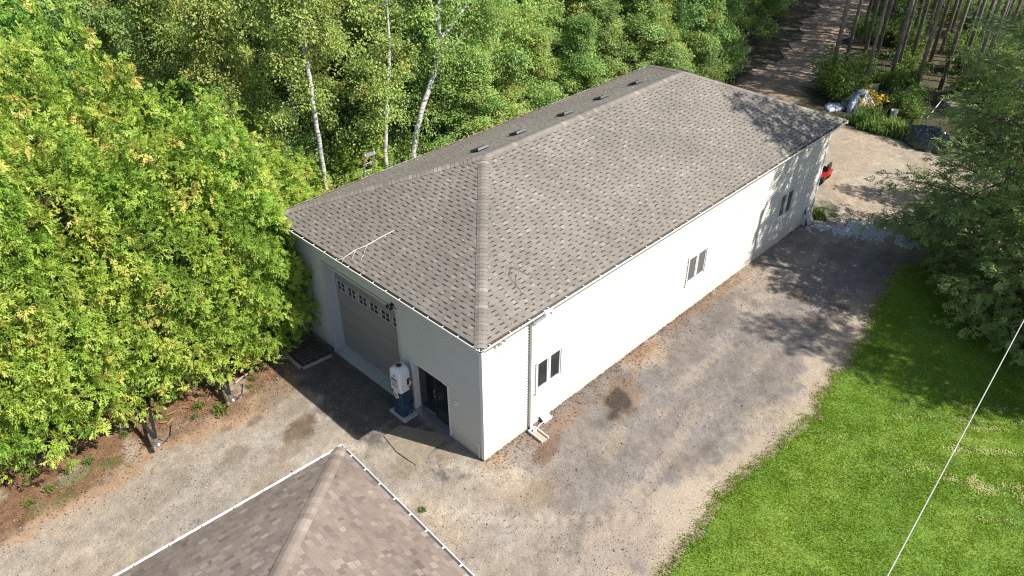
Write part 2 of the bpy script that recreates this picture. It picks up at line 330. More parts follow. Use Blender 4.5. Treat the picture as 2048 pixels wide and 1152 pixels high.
    for it in range(25): LQ[1:-1] = (LQ[:-2]+LQ[2:])/2
    dmin = np.full(len(x), 9.0)
    for c0 in range(0, len(x), 20000): dmin[c0:c0+20000] = np.sqrt(((x[c0:c0+20000, None]-LQ[None, :, 0])**2+(y[c0:c0+20000, None]-LQ[None, :, 1])**2).min(1))
    lane = np.exp(-((dmin-.8+(f2-.5)*.35)/.24)**2)*(.4+.9*fbm(x*.6, y*.6, 3, 18)); ridge = np.exp(-(dmin/.3)**2)*.5
    base = base*(1+.17*lane-.10*ridge)[:, None]; z = z-.018*lane+.012*ridge
    # tyre tread marks pressed into the gravel
    for P0, P1, P2, wd in [((.4, -4.1), (3.2, -4.15), (6.2, -3.2), .19), ((5.2, -2.6), (7.2, -2.1), (9.8, -2.3), .17), ((-1.2, -1.9), (-.2, -3.0), (1.4, -4.3), .15)]:
        tt = np.linspace(0, 1, 80); Q = np.array([(1-t)**2*np.array(P0)+2*t*(1-t)*np.array(P1)+t*t*np.array(P2) for t in tt])
        near = (np.abs(x-Q[:, 0].mean()) < 4) & (np.abs(y-Q[:, 1].mean()) < 3); ii = np.where(near)[0]
        D = np.hypot(x[ii][:, None]-Q[:, 0], y[ii][:, None]-Q[:, 1]); j = D.argmin(1); dm = D.min(1); s = j/79*np.sum(np.hypot(*np.diff(Q, axis=0).T))
        k = (1-sst(wd*.75, wd*1.25, dm))*sst(.45, .6, fbm(s*.7, s*0, 3, 51)+.12)
        z[ii] += k*(np.sin(s*2*np.pi/.34+np.sign(D[:, 0]*0+1)*dm*9)*.028-.012); base[ii] = base[ii]*(1-.3*k[:, None])+np.array([.38, .31, .235])*.3*k[:, None]
    z = np.where((x > -.05) & (x < 20.3) & (y > -.05) & (y < 9.3), -.02, z)
    z = np.where(d < -.3, -.06, z)
    nx, ny = len(xs), len(ys); I = np.arange(nx*ny).reshape(nx, ny)
    q = np.stack([I[:-1, :-1], I[1:, :-1], I[1:, 1:], I[:-1, 1:]], -1).reshape(-1, 4)
    cxm = x[q].mean(1); cym = y[q].mean(1)
    keep = (cym > lawn_b(cxm)-.6) & ~((cxm > .3) & (cxm < 20) & (cym > .3) & (cym < 8.9)); q = q[keep]
    used = np.unique(q); rm = np.full(nx*ny, -1); rm[used] = np.arange(len(used)); q = rm[q]
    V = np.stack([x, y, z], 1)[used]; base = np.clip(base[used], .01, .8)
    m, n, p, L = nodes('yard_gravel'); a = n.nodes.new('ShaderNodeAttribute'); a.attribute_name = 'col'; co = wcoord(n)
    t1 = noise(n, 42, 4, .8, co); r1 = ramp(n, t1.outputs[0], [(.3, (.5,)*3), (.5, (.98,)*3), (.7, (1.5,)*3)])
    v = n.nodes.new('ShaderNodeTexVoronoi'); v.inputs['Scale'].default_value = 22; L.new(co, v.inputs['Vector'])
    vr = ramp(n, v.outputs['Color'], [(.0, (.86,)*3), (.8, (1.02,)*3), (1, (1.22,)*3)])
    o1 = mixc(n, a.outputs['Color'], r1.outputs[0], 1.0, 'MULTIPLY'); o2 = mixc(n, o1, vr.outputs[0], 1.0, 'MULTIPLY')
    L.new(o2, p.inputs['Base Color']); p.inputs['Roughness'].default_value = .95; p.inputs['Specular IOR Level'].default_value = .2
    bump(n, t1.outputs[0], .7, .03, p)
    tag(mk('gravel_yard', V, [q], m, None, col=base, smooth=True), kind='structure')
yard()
def floormat(name, stops, sc=1.2):
    m, n, p, L = nodes(name); co = wcoord(n); t = noise(n, sc, 7, .7, co); r = ramp(n, t.outputs[0], stops)
    t2 = noise(n, 12, 4, .7, co); r2 = ramp(n, t2.outputs[0], [(.3, (.5,)*3), (.7, (1.5,)*3)])
    L.new(mixc(n, r.outputs[0], r2.outputs[0], 1.0, 'MULTIPLY'), p.inputs['Base Color']); p.inputs['Roughness'].default_value = .95; bump(n, t2.outputs[0], .8, .06, p); return m
M['forest'] = floormat('forest_floor', [(.3, (.035, .045, .018)), (.5, (.07, .055, .03)), (.7, (.12, .09, .055))])
M['track'] = floormat('dirt_track', [(.3, (.16, .115, .08)), (.55, (.27, .2, .145)), (.75, (.36, .28, .2))], .6)
g = B(); g.add([[-700, -700, -.11], [900, -700, -.11], [900, 900, -.11], [-700, 900, -.11]], [[0, 1, 2, 3]]); tag(g.build('ground', M['forest']), kind='structure')
def strip(name, ctr, wd, mat, z, seed):
    P = np.array(ctr, float); s = np.concatenate([[0], np.cumsum(np.hypot(*np.diff(P, axis=0).T))]); t = np.arange(0, s[-1], .4)
    x = np.interp(t, s, P[:, 0]); y = np.interp(t, s, P[:, 1]); d = np.stack([np.gradient(x), np.gradient(y)], 1); d /= np.linalg.norm(d, axis=1)[:, None]
    wv = np.interp(t, s, wd); V = []
    for k in range(9):
        f = k/8-.5; e = (fbm(t*.8, t*0+k, 3, seed)-.5)*2.2*abs(f)*2
        V.append(np.stack([x-d[:, 1]*(f*wv+np.sign(f)*e), y+d[:, 0]*(f*wv+np.sign(f)*e), z+.03*np.cos(f*9)+0*x], 1))
    V = np.stack(V, 1); n = len(t); I = np.arange(n*9).reshape(n, 9)
    return tag(mk(name, V.reshape(-1, 3), [np.stack([I[:-1, :-1], I[1:, :-1], I[1:, 1:], I[:-1, 1:]], -1).reshape(-1, 4)], mat, smooth=True), kind='structure')
strip('dirt_track', [(22.5, 7.6), (29, 8.6), (34, 9.5), (42, 10.6), (50, 13.1), (58, 15.2), (75, 19.5), (110, 28)], [3, 5.4, 4.2, 3.5, 3.4, 3.8, 4, 4], M['track'], -.05, 61)
# lawn sheet
def lawn():
    xs = np.arange(-26, 28, .12); b = lawn_b(xs); ts = np.concatenate([np.linspace(0, .06, 6)[:-1], np.linspace(.06, 1, 60)])
    V = []; 
    for x, bb in zip(xs, b):
        yy = bb+(-34-bb)*ts if bb > -33.5 else bb-.5*ts
        zz = np.where(ts < .004, -.03, .03)+(fbm(x*.5+ts*0, yy*.5, 3, 71)-.5)*.08*np.clip(ts*20, 0, 1)
        V.append(np.stack([np.full_like(yy, x), yy, zz], 1))
    V = np.array(V); nx, ny = V.shape[:2]; I = np.arange(nx*ny).reshape(nx, ny)
    m, n, p, L = nodes('lawn_turf'); co = wcoord(n)
    t = noise(n, .35, 5, .65, co); r = ramp(n, t.outputs[0], [(.3, (.07, .13, .011)), (.5, (.115, .2, .015)), (.7, (.18, .245, .03))])
    t2 = noise(n, 14, 4, .75, co); r2 = ramp(n, t2.outputs[0], [(.3, (.45,)*3), (.7, (1.5,)*3)])
    L.new(mixc(n, r.outputs[0], r2.outputs[0], 1.0, 'MULTIPLY'), p.inputs['Base Color']); p.inputs['Roughness'].default_value = .95; bump(n, t2.outputs[0], 1, .05, p)
    tag(mk('lawn', V.reshape(-1, 3), [np.stack([I[:-1, :-1], I[:-1, 1:], I[1:, 1:], I[1:, :-1]], -1).reshape(-1, 4)], m, smooth=True), kind='structure')
lawn()
def grass():
    N = 1000000; x = RNG.uniform(-9, 25, N); y = RNG.uniform(-21, -4, N)
    k = (y < lawn_b(x)+.02+(RNG.random(N)**4)*.35); x, y = x[k], y[k]
    P = np.stack([x, y, np.zeros_like(x)], 1); px, py, _ = 1024+FPX*((P-CAM)@RT)/((P-CAM)@FW), 576-FPX*((P-CAM)@UP)/((P-CAM)@FW), 0
    k = ((px < 2120) & (py < 1220)) | (RNG.random(len(x)) < .55*np.exp(-np.maximum(px-2120, 0)/900-np.maximum(py-1220, 0)/600)); x, y = x[k], y[k]; n = len(x)
    cl = fbm(x*2.5, y*2.5, 3, 81); big = fbm(x*.4, y*.4, 4, 82)
    k = RNG.random(n) < .35+.9*cl; x, y, cl, big = x[k], y[k], cl[k], big[k]; n = len(x)
    h = (.035+.05*RNG.random(n))*(.6+.8*cl); a = RNG.uniform(0, 2*np.pi, n); wd = RNG.uniform(.008, .016, n); le = RNG.uniform(.2, .9, n)*h; b = RNG.uniform(0, 2*np.pi, n)
    z0 = .02+(fbm(x*.5, y*.5, 3, 71)-.5)*.06
    V = np.empty((n, 3, 3)); V[:, 0] = np.stack([x-np.cos(a)*wd, y-np.sin(a)*wd, z0-.01], 1); V[:, 1] = np.stack([x+np.cos(a)*wd, y+np.sin(a)*wd, z0-.01], 1); V[:, 2] = np.stack([x+np.cos(b)*le, y+np.sin(b)*le, z0+h], 1)
    tone = np.clip(.27+.3*cl+.5*(big-.5)+RNG.normal(0, .11, n), 0, .86)
    # windrows of dry clippings left by the mower, running away from the camera
    win = np.zeros(n)
    for a, b, wd, kk in [((1905, 845), (2075, 849), .07, .8), ((1900, 860), (2010, 862), .06, .7), ((1905, 900), (2075, 914), .07, .85), ((1890, 957), (2075, 1008), .10, 1.2), ((1940, 962), (2075, 986), .06, .8), ((1760, 965), (1850, 925), .10, .35), ((1800, 842), (1900, 828), .06, .35), ((1905, 815), (2060, 822), .05, .45), ((1930, 1040), (2075, 1050), .06, .5)]:
        p, q = G(*a)[:2], G(*b)[:2]; L_ = np.linalg.norm(q-p); dd = (q-p)/L_; u = (x-p[0])*dd[0]+(y-p[1])*dd[1]; v = -(x-p[0])*dd[1]+(y-p[1])*dd[0]
        dist = np.abs(v-.22*(fbm(u*.9, u*0, 3, 83)-.5)); win = np.maximum(win, (dist < wd*(.5+1.2*fbm(u*2.5, v*2, 2, 84)))*(u > 0)*(u < L_)*kk*(fbm(u*1.3, v*3, 3, 85) > .42))
    tone = np.where(RNG.random(n) < win*.75, RNG.uniform(.9, 1, n), tone)
    edge = (y > lawn_b(x)-.25); tone = np.where(edge & (RNG.random(n) < .35), RNG.uniform(.8, 1, n), tone)
    tag(mk('lawn_grass', V.reshape(-1, 3), [np.arange(n*3).reshape(-1, 3)], M['grass'], tone=np.repeat(tone, 3)), 'short green mown grass with pale dry clipping rows on the lawn', 'grass', kind='stuff')
grass()
def clippings():
    Vv, T = [], []; r = np.random.default_rng(88)
    for a, b, wd, cnt in [((1905, 845), (2080, 849), .08, 700), ((1900, 860), (2015, 862), .07, 380), ((1895, 900), (2080, 915), .09, 900), ((1885, 955), (2080, 1010), .15, 2600), ((1940, 960), (2080, 985), .09, 900), ((1890, 905), (1935, 902), .12, 300), ((1750, 968), (1860, 925), .25, 350), ((1790, 842), (1900, 828), .1, 260), ((1905, 815), (2070, 822), .07, 350), ((1930, 1040), (2080, 1052), .1, 450), ((1640, 890), (1700, 870), .2, 120)]:
        p, q = G(*a)[:2], G(*b)[:2]; t = r.random(int(cnt*.55)); u = t*np.linalg.norm(q-p); keep = fbm(u*2.6, u*0+a[1], 4, 86)+r.normal(0, .09, len(u)) > .46; t, u = t[keep], u[keep]; m = len(t)
        dd = (q-p)/np.linalg.norm(q-p); nn = A_([-dd[1], dd[0]]); c = p+(q-p)*t[:, None]+nn*(r.normal(0, wd*.8, m)+.25*(fbm(u*.9, u*0, 3, 83)-.5))[:, None]
        an = r.uniform(0, 6.28, m); l = r.uniform(.03, .08, m); d2 = np.stack([np.cos(an), np.sin(an)], 1); n2 = np.stack([-d2[:, 1], d2[:, 0]], 1)*.014; z = .05+(fbm(c[:, 0]*.5, c[:, 1]*.5, 3, 71)-.5)*.06+r.uniform(-.02, .02, m)
        Vv.append(np.stack([np.column_stack([c-d2*l[:, None]/2-n2, z]), np.column_stack([c-d2*l[:, None]/2+n2, z]), np.column_stack([c+d2*l[:, None]/2, z+.012])], 1)); T.append(r.uniform(.9, 1, m))
    V = np.concatenate(Vv).reshape(-1, 3); T = np.repeat(np.concatenate(T), 3)
    tag(mk('grass_clippings', V, [np.arange(len(V)).reshape(-1, 3)], M['grass'], tone=T), 'pale dry grass clippings lying in rows on the lawn', 'clippings', kind='stuff')
clippings()
# white crushed stone spilled by the far corner of the workshop
def white_stone():
    N = 26000; t = RNG.random(N)
    A = np.array([G(1625, 462), G(1700, 455), G(1770, 470), G(1830, 492)]); s = np.array([0, .33, .66, 1.0])
    cx = np.interp(t, s, A[:, 0]); cy_ = np.interp(t, s, A[:, 1]); wd = np.interp(t, [0, .25, .6, 1], [.25, .75, .9, .5])
    r = RNG.normal(0, .42, N)*wd; a = RNG.uniform(-.6, .6, N); x = cx+r*.8+a*.2; y = cy_+r*.4+RNG.normal(0, .15, N)
    keep = fbm(x*1.8, y*1.8, 3, 91) > .36; x, y = x[keep], y[keep]; n = len(x); sz = RNG.uniform(.018, .045, n)
    base = np.array([[1, 0, 0], [-.5, .87, 0], [-.5, -.87, 0], [.1, .1, .8]]); an = RNG.uniform(0, 6.28, n)
    R = np.stack([np.stack([np.cos(an), -np.sin(an), 0*an], 1), np.stack([np.sin(an), np.cos(an), 0*an], 1), np.stack([0*an, 0*an, 0*an+1], 1)], 1)
    V = np.einsum('nij,kj->nki', R, base)*sz[:, None, None]+np.stack([x, y, np.full(n, .012)], 1)[:, None]
    F = (np.array([[0, 1, 3], [1, 2, 3], [2, 0, 3]])[None]+4*np.arange(n)[:, None, None]).reshape(-1, 3)
    tag(mk('white_crushed_stone', V.reshape(-1, 3), [F], tonemat('white_limestone', [(0, (.22, .21, .2)), (.5, (.5, .5, .51)), (1, (.74, .74, .76))], .9, .1, 20, 0), tone=np.repeat(RNG.random(n), 4)), 'spill of white crushed stone on the gravel by the workshop corner', 'stone', kind='stuff')
white_stone()
def pebbles():
    N = 26000; x = RNG.uniform(-11, 20, N); y = RNG.uniform(-5.8, 8, N); k = (y > lawn_b(x)+.1) & ~((x > -.1) & (y > -.1)) & (fbm(x*.7, y*.7, 3, 93) > .42); x, y = x[k], y[k]; n = len(x)
    sz = RNG.uniform(.007, .022, n)*(1+1.2*(RNG.random(n) > .975)); base = np.array([[1, 0, -.2], [-.5, .87, -.2], [-.5, -.87, -.2], [.1, .1, .8]]); an = RNG.uniform(0, 6.28, n); c, s = np.cos(an), np.sin(an)
    V = np.stack([c[:, None]*base[:, 0]-s[:, None]*base[:, 1], s[:, None]*base[:, 0]+c[:, None]*base[:, 1], np.tile(base[:, 2], (n, 1))], -1)*sz[:, None, None]+np.stack([x, y, np.full(n, .015)], 1)[:, None]
    F = (np.array([[0, 1, 3], [1, 2, 3], [2, 0, 3]])[None]+4*np.arange(n)[:, None, None]).reshape(-1, 3)
    tag(mk('loose_pebbles', V.reshape(-1, 3), [F], tonemat('pebbles', [(0, (.1, .09, .08)), (.6, (.25, .22, .195)), (1, (.4, .36, .32))], .9, .1, 5, 0), tone=np.repeat(RNG.random(n)**1.5, 4)), 'loose pebbles scattered over the gravel yard', 'pebbles', kind='stuff')
pebbles()

# ------------------------------------------------------------------ roofs
def roof_face(O, U, Vd, N, umin, umax, vmax, e, rng, style):
    """courses of laminated shingles on one roof plane; returns teeth and the under-layer arrays"""
    teeth = []; Q = []; T = []
    def P(u, v, n): return O+U*u+Vd*v+N*n
    tb = .009 if style == 'barn' else .0055
    i = 0
    while i*e < vmax-.02:
        v0 = i*e; vm = min(v0+e*.5, vmax); a, b = umin(vm), umax(vm); v1 = min(v0+e*1.12, vmax)
        n1 = .001
        u = a-rng.uniform(0, .3); tooth = bool(rng.integers(2))
        wob = 0
        while u < b:
            if style == 'barn': wd = rng.uniform(.15, .27) if tooth else rng.choice([rng.uniform(.07, .12), rng.uniform(.12, .19)], p=[.35, .65])
            else: wd = rng.uniform(.11, .25) if tooth else rng.uniform(.08, .2)
            s0, s1 = max(u, a), min(u+wd, b); u += wd
            if s1-s0 > .012:
                r = rng.random()
                if style == 'barn':
                    tone = (rng.uniform(.42, .6) if r < .9 else rng.uniform(.64, .8)) if tooth else (rng.uniform(.44, .62) if r < .68 else rng.uniform(.74, .95))
                else:
                    tone = rng.uniform(.36, .62) if r < .78 else (rng.uniform(.66, .9) if r < .9 else rng.uniform(.18, .32))
                if tooth: teeth.append((s0, s1, v0, v1, tone))
                nb = rng.uniform(-.0015, .0015)
                Q.append([P(s0, v0, tb+nb), P(s1, v0, tb+nb), P(s1, v1, n1), P(s0, v1, n1)]); T.append(tone)
                Q.append([P(s0, v0, -.004), P(s1, v0, -.004), P(s1, v0, tb+nb), P(s0, v0, tb+nb)]); T.append(.14)
                if not tooth and (style == 'barn' or rng.random() < .5):
                    d0 = v0+e*(.72 if style == 'barn' else .87)
                    def nn(v): return (tb+nb)+(n1-tb-nb)*(v-v0)/(v1-v0)+.0012
                    Q.append([P(s0, d0, nn(d0)), P(s1, d0, nn(d0)), P(s1, v1, nn(v1)), P(s0, v1, nn(v1))]); T.append(rng.uniform(0, .12) if style == 'barn' else .12)
            tooth = not tooth
        i += 1
    return teeth, np.array(Q), np.array(T)
TOOTH = {}
def tooth_mesh(wd, dv, tone, mat):
    k = (round(wd, 2), round(dv, 2), round(tone, 1), mat.name)
    if k not in TOOTH:
        w_, d_, t_ = max(k[0], .02), dv, k[2]; h0, h1 = (.0145, .0045) if 'roof' in mat.name else (.0095, .0035)
        V = [[0, 0, 0], [w_, 0, 0], [w_, d_, 0], [0, d_, 0], [0, 0, h0], [w_, 0, h0], [w_, d_, h1], [0, d_, h1]]
        TOOTH[k] = mk('shingle', V, [np.array([[4, 5, 6, 7], [0, 1, 5, 4], [1, 2, 6, 5], [3, 0, 4, 7]])], mat, tone=[t_]*8, data_only=True)
    return TOOTH[k]
def do_roof(faces, mat, parent, style, e, W2L=np.eye(4), n_ind=300, seed=1):
    rng = np.random.default_rng(seed); cand = []; V = []; T = []
    for (O, U, Vd, N, umin, umax, vmax, vis) in faces:
        te, Q, tq = roof_face(O, U, Vd, N, umin, umax, vmax, e, rng, style)
        V.append(Q.reshape(-1, 3)); T.append(np.repeat(tq, 4))
        for t in te:
            c = O+U*(t[0]+t[1])/2+Vd*(t[2]+.07); cw = (W2L@np.append(c, 1))[:3]; px, py, z = pix(cw)
            inn = (-20 < px < 2068) and (-20 < py < 1172) and vis and not (t[1]-t[0] < .1)
            cand.append((np.linalg.norm(cw-CAM) if inn else 1e6, O, U, Vd, N, t))
    cand.sort(key=lambda c: c[0]); bb = B()
    for k, (dist, O, U, Vd, N, t) in enumerate(cand):
        if k < n_ind and dist < 1e5:
            Mx = Matrix(((U[0], Vd[0], N[0], 0), (U[1], Vd[1], N[1], 0), (U[2], Vd[2], N[2], 0), (0, 0, 0, 1)))
            o3 = O+U*t[0]+Vd*t[2]; Mx.translation = Vector(o3.tolist())
            put('shingle', tooth_mesh(t[1]-t[0], t[3]-t[2], t[4], mat), parent, M=Mx)
        else:
            w_, d_ = t[1]-t[0], t[3]-t[2]; th0, th1 = (.0145, .0045) if style == 'barn' else (.0095, .0035)
            Vt = np.array([[0, 0, 0], [w_, 0, 0], [w_, d_, 0], [0, d_, 0], [0, 0, th0], [w_, 0, th0], [w_, d_, th1], [0, d_, th1]])
            bb.add(O+U*t[0]+Vd*t[2]+Vt@np.stack([U, Vd, N]), [[4, 5, 6, 7], [0, 1, 5, 4], [1, 2, 6, 5], [3, 0, 4, 7]], tone=t[4])
    V = np.concatenate(V); q = np.arange(len(V)).reshape(-1, 4); bb.add(V, q, tone=np.concatenate(T))
    o = bb.build('shingle_courses', mat, parent); o['kind'] = 'stuff'
def caps(P0, P1, f1, f2, mat, parent, rng, exp=.142, hw=.175, ln=.2, toneset=(.42, .55, .66, .78, .92), lift=.0):
    """folded cap shingles along a hip or ridge; f1, f2 are the down-slope directions of its two faces"""
    P0 = np.array(P0, float); P1 = np.array(P1, float); L = np.linalg.norm(P1-P0); d = (P1-P0)/L; n = int(L/exp)
    l = f1-d*np.dot(f1, d); l /= np.linalg.norm(l); r = f2-d*np.dot(f2, d); r /= np.linalg.norm(r)
    up = -(l+r); up = up/np.linalg.norm(up) if np.linalg.norm(up) > 1e-6 else np.array([0, 0, 1.])
    ms = []
    for t in toneset:
        V = []
        for s, h in ((0, .03+lift), (ln, .014+lift)):
            for k, f in ((-1, l), (-.35, l), (0, l), (.35, r), (1, r)):
                V.append(d*s+f*hw*abs(k)+up*(h+(.006 if abs(k) < .4 else -.004)-.012*(k == 0)))
        nb = len(V)
        for k, f in ((-1, l), (-.35, l), (0, l), (.35, r), (1, r)): V.append(f*hw*abs(k)+up*(lift+.0))
        Q = [[i, i+1, 6+i, 5+i] for i in range(4)]+[[nb+i, nb+i+1, i+1, i] for i in range(4)]
        ms.append(mk('ridge_cap', V, [np.array(Q)], mat, tone=[t]*nb+[t*.5]*5, data_only=True))
    for i in range(n):
        k = rng.choice(len(ms), p=np.array([.16, .34, .28, .14, .08])); put('ridge_cap', ms[k], parent, loc=(P0+d*i*exp).tolist())

# workshop dimensions
W, LN, HE, RG, OV = 9.209, 20.263, 4.60, 6.705, .46
RO = .37                                     # shingle edge beyond the wall
x0, x1, y0, y1 = -RO, LN+RO, -RO, W+RO; HW = W/2+RO; EZ = HE+.03
SLP = (RG-EZ)/HW; ca = 1/math.hypot(1, SLP); sa = SLP*ca
barn = thing('workshop_building', 'long white-sided workshop with hipped brown-grey shingle roof and garage door', 'building')
RA = np.array([x0+HW, W/2, RG]); RB = np.array([x1-HW, W/2, RG])
def deck(parent, c, ra, rb, mat, th=.09):
    c = [np.array(v, float) for v in c]; lo = np.array([0, 0, -th]); V = [*c, ra, rb, *[v+lo for v in c]]
    return mk('roof', [np.asarray(v)-np.array([0, 0, .012]) for v in V], [np.array([[0, 1, 5, 4], [2, 3, 4, 5], [6, 7, 1, 0], [7, 8, 2, 1], [8, 9, 3, 2], [9, 6, 0, 3], [9, 8, 7, 6]]), np.array([[3, 0, 4], [1, 2, 5]])], mat, parent)
M['deck'] = plain('roof_felt', (.09, .08, .07), .9)
roof = deck(barn, [(x0, y0, EZ), (x1, y0, EZ), (x1, y1, EZ), (x0, y1, EZ)], RA, RB, M['deck'])
sl_len = HW/ca; k = ca           # plan distance gained per slope metre
LX, LY = x1-x0, y1-y0
faces = [(A_([x0, y0, EZ]), A_([1., 0, 0]), A_([0, ca, sa]), A_([0, -sa, ca]), lambda v: v*k, lambda v: LX-v*k, sl_len, True),
         (A_([x0, y1, EZ]), A_([0, -1., 0]), A_([ca, 0, sa]), A_([-sa, 0, ca]), lambda v: v*k, lambda v: LY-v*k, sl_len, True),
         (A_([x1, y1, EZ]), A_([-1., 0, 0]), A_([0, -ca, sa]), A_([0, sa, ca]), lambda v: v*k, lambda v: LX-v*k, sl_len, True),
         (A_([x1, y0, EZ]), A_([0, 1., 0]), A_([-ca, 0, sa]), A_([sa, 0, ca]), lambda v: v*k, lambda v: LY-v*k, sl_len, False)]
do_roof(faces, M['shingle'], roof, 'barn', .143, seed=3)
rg = np.random.default_rng(5)
dS, dF, dN, dB = A_([0, -ca, -sa]), A_([-ca, 0, -sa]), A_([0, ca, -sa]), A_([ca, 0, -sa])
caps((x0, y0, EZ), RA, dF, dS, M['shingle'], roof, rg); caps((x0, y1, EZ), RA, dN, dF, M['shingle'], roof, rg)
caps((x1, y0, EZ), RB, dS, dB, M['shingle'], roof, rg); caps((x1, y1, EZ), RB, dB, dN, M['shingle'], roof, rg)
caps(RB, RA, dN, dS, M['shingle'], roof, rg)
# box vents behind the ridge
def vent():
    b = B(); b.add([[-.27, -.24, 0], [.27, -.24, 0], [.27, .24, 0], [-.27, .24, 0], [-.24, -.21, .012], [.24, -.21, .012], [.24, .21, .012], [-.24, .21, .012]], [[0, 1, 5, 4], [1, 2, 6, 5], [2, 3, 7, 6], [3, 0, 4, 7], [4, 5, 6, 7]])
    b.box(-.17, .17, -.15, .15, .01, .05)
    b.add([[-.25, -.22, .035], [.25, -.22, .035], [.25, .22, .035], [-.25, .22, .035], [-.23, -.2, .085], [.23, -.2, .085], [.21, .19, .105], [-.21, .19, .105]], [[3, 2, 1, 0], [0, 1, 5, 4], [1, 2, 6, 5], [2, 3, 7, 6], [3, 0, 4, 7], [4, 5, 6, 7]])
    return b.build('roof_vent', M['vent'], data_only=True)
vm = vent()
for (px, py) in [(960, 301), (1036, 268), (1130, 230), (1202, 198), (1272, 168)]:
    d = ray(px, py); t = (RG+SLP*W/2-SLP*CAM[1]-CAM[2])/(d[2]+SLP*d[1]); c = CAM+d*t
    U, Vd, N = A_([-1., 0, 0]), A_([0, -ca, sa]), A_([0, sa, ca]); Mx = Matrix([[U[i], Vd[i], N[i], c[i]] for i in range(3)]+[[0, 0, 0, 1]]); Mx.translation += Vector((N*.012).tolist()); put('roof_vent', vm, roof, M=Mx)
c = RB+A_([.75, .35, -.75*SLP+.012]); U, Vd, N = A_([0, 1., 0]), A_([-ca, 0, sa]), A_([sa, 0, ca]); put('roof_vent', vm, roof, M=Matrix([[U[i], Vd[i], N[i], c[i]] for i in range(3)]+[[0, 0, 0, 1]]))

# gutters: a channel with back, bottom, front and rolled lip; hangers across
def gutter(a, b, out, parent, mat, top, wd=.115, dp=.1, hang=.6, hm=None, hw=.03):
    a = A_([*a, top], float); b = A_([*b, top], float); d = b-a; L = np.linalg.norm(d); d = d/L; out = A_([*out, 0], float)
    g_ = B(); th = .006
    prof = [(0, .012), (0, -dp), (wd*.68, -dp), (wd, -dp*.35), (wd, 0), (wd-.022, 0), (wd-.022, -.012), (wd-th, -.012), (wd-th, -dp*.33), (wd*.66, -dp+th), (th, -dp+th), (th, .012)]
    n = len(prof); V = [p+out*o_+A_([0, 0, z_]) for p in (a, b) for o_, z_ in prof]
    Q = [[i, (i+1) % n, n+(i+1) % n, n+i] for i in range(n)]
    g_.add(V, Q)
    for p in (0, n): g_.add([V[p+i] for i in (1, 2, 3, 4, 11)], None, [[0, 1, 2], [0, 2, 3], [0, 3, 4]])
    o = g_.build('gutter', mat, parent)
    k = 0
    hb = B(); hb.box(-hw/2, hw/2, 0, wd-.004, .002, .009); hme = hb.build('hanger', hm or mat, data_only=True)
    s = hang*.5
    while s < L:
        p = a+d*s; Mx = Matrix([[d[i], out[i], (0, 0, 1)[i], p[i]] for i in range(3)]+[[0, 0, 0, 1]]); put('hanger', hme, o, M=Mx); s += hang
    return o
GI = OV-.115
gutter((-OV+.115, -OV), (-OV+.115, W+OV), (-1, 0), barn, M['gutter'], HE)
gutter((-OV, -OV+.115), (LN+OV, -OV+.115), (0, -1), barn, M['gutter'], HE, hang=.75)
gutter((-OV, W+OV-.115), (LN+OV, W+OV-.115), (0, 1), barn, M['gutter'], HE, hang=.9)
gutter((LN+OV-.115, -OV), (LN+OV-.115, W+OV), (1, 0), barn, M['gutter'], HE, hang=.9)
f = B(); gi = GI-.004
for (a, b_, c_, d_) in [(-gi, -gi+.02, -gi, W+gi), (LN+gi-.02, LN+gi, -gi, W+gi), (-gi+.022, LN+gi-.022, -gi, -gi+.02), (-gi+.022, LN+gi-.022, W+gi-.02, W+gi)]: f.box(a, b_, c_, d_, HE-.17, HE-.062)
f.build('fascia', M['trim'], barn)
f = B()
for (a, b_, c_, d_) in [(-gi+.021, -.03, -gi+.021, W+gi-.021), (LN+.03, LN+gi-.021, -gi+.021, W+gi-.021), (-.03, LN+.03, -gi+.021, -.03), (-.03, LN+.03, W+.03, W+gi-.021)]: f.box(a, b_, c_, d_, HE-.165, HE-.15)
f.build('soffit', M['trim'], barn)

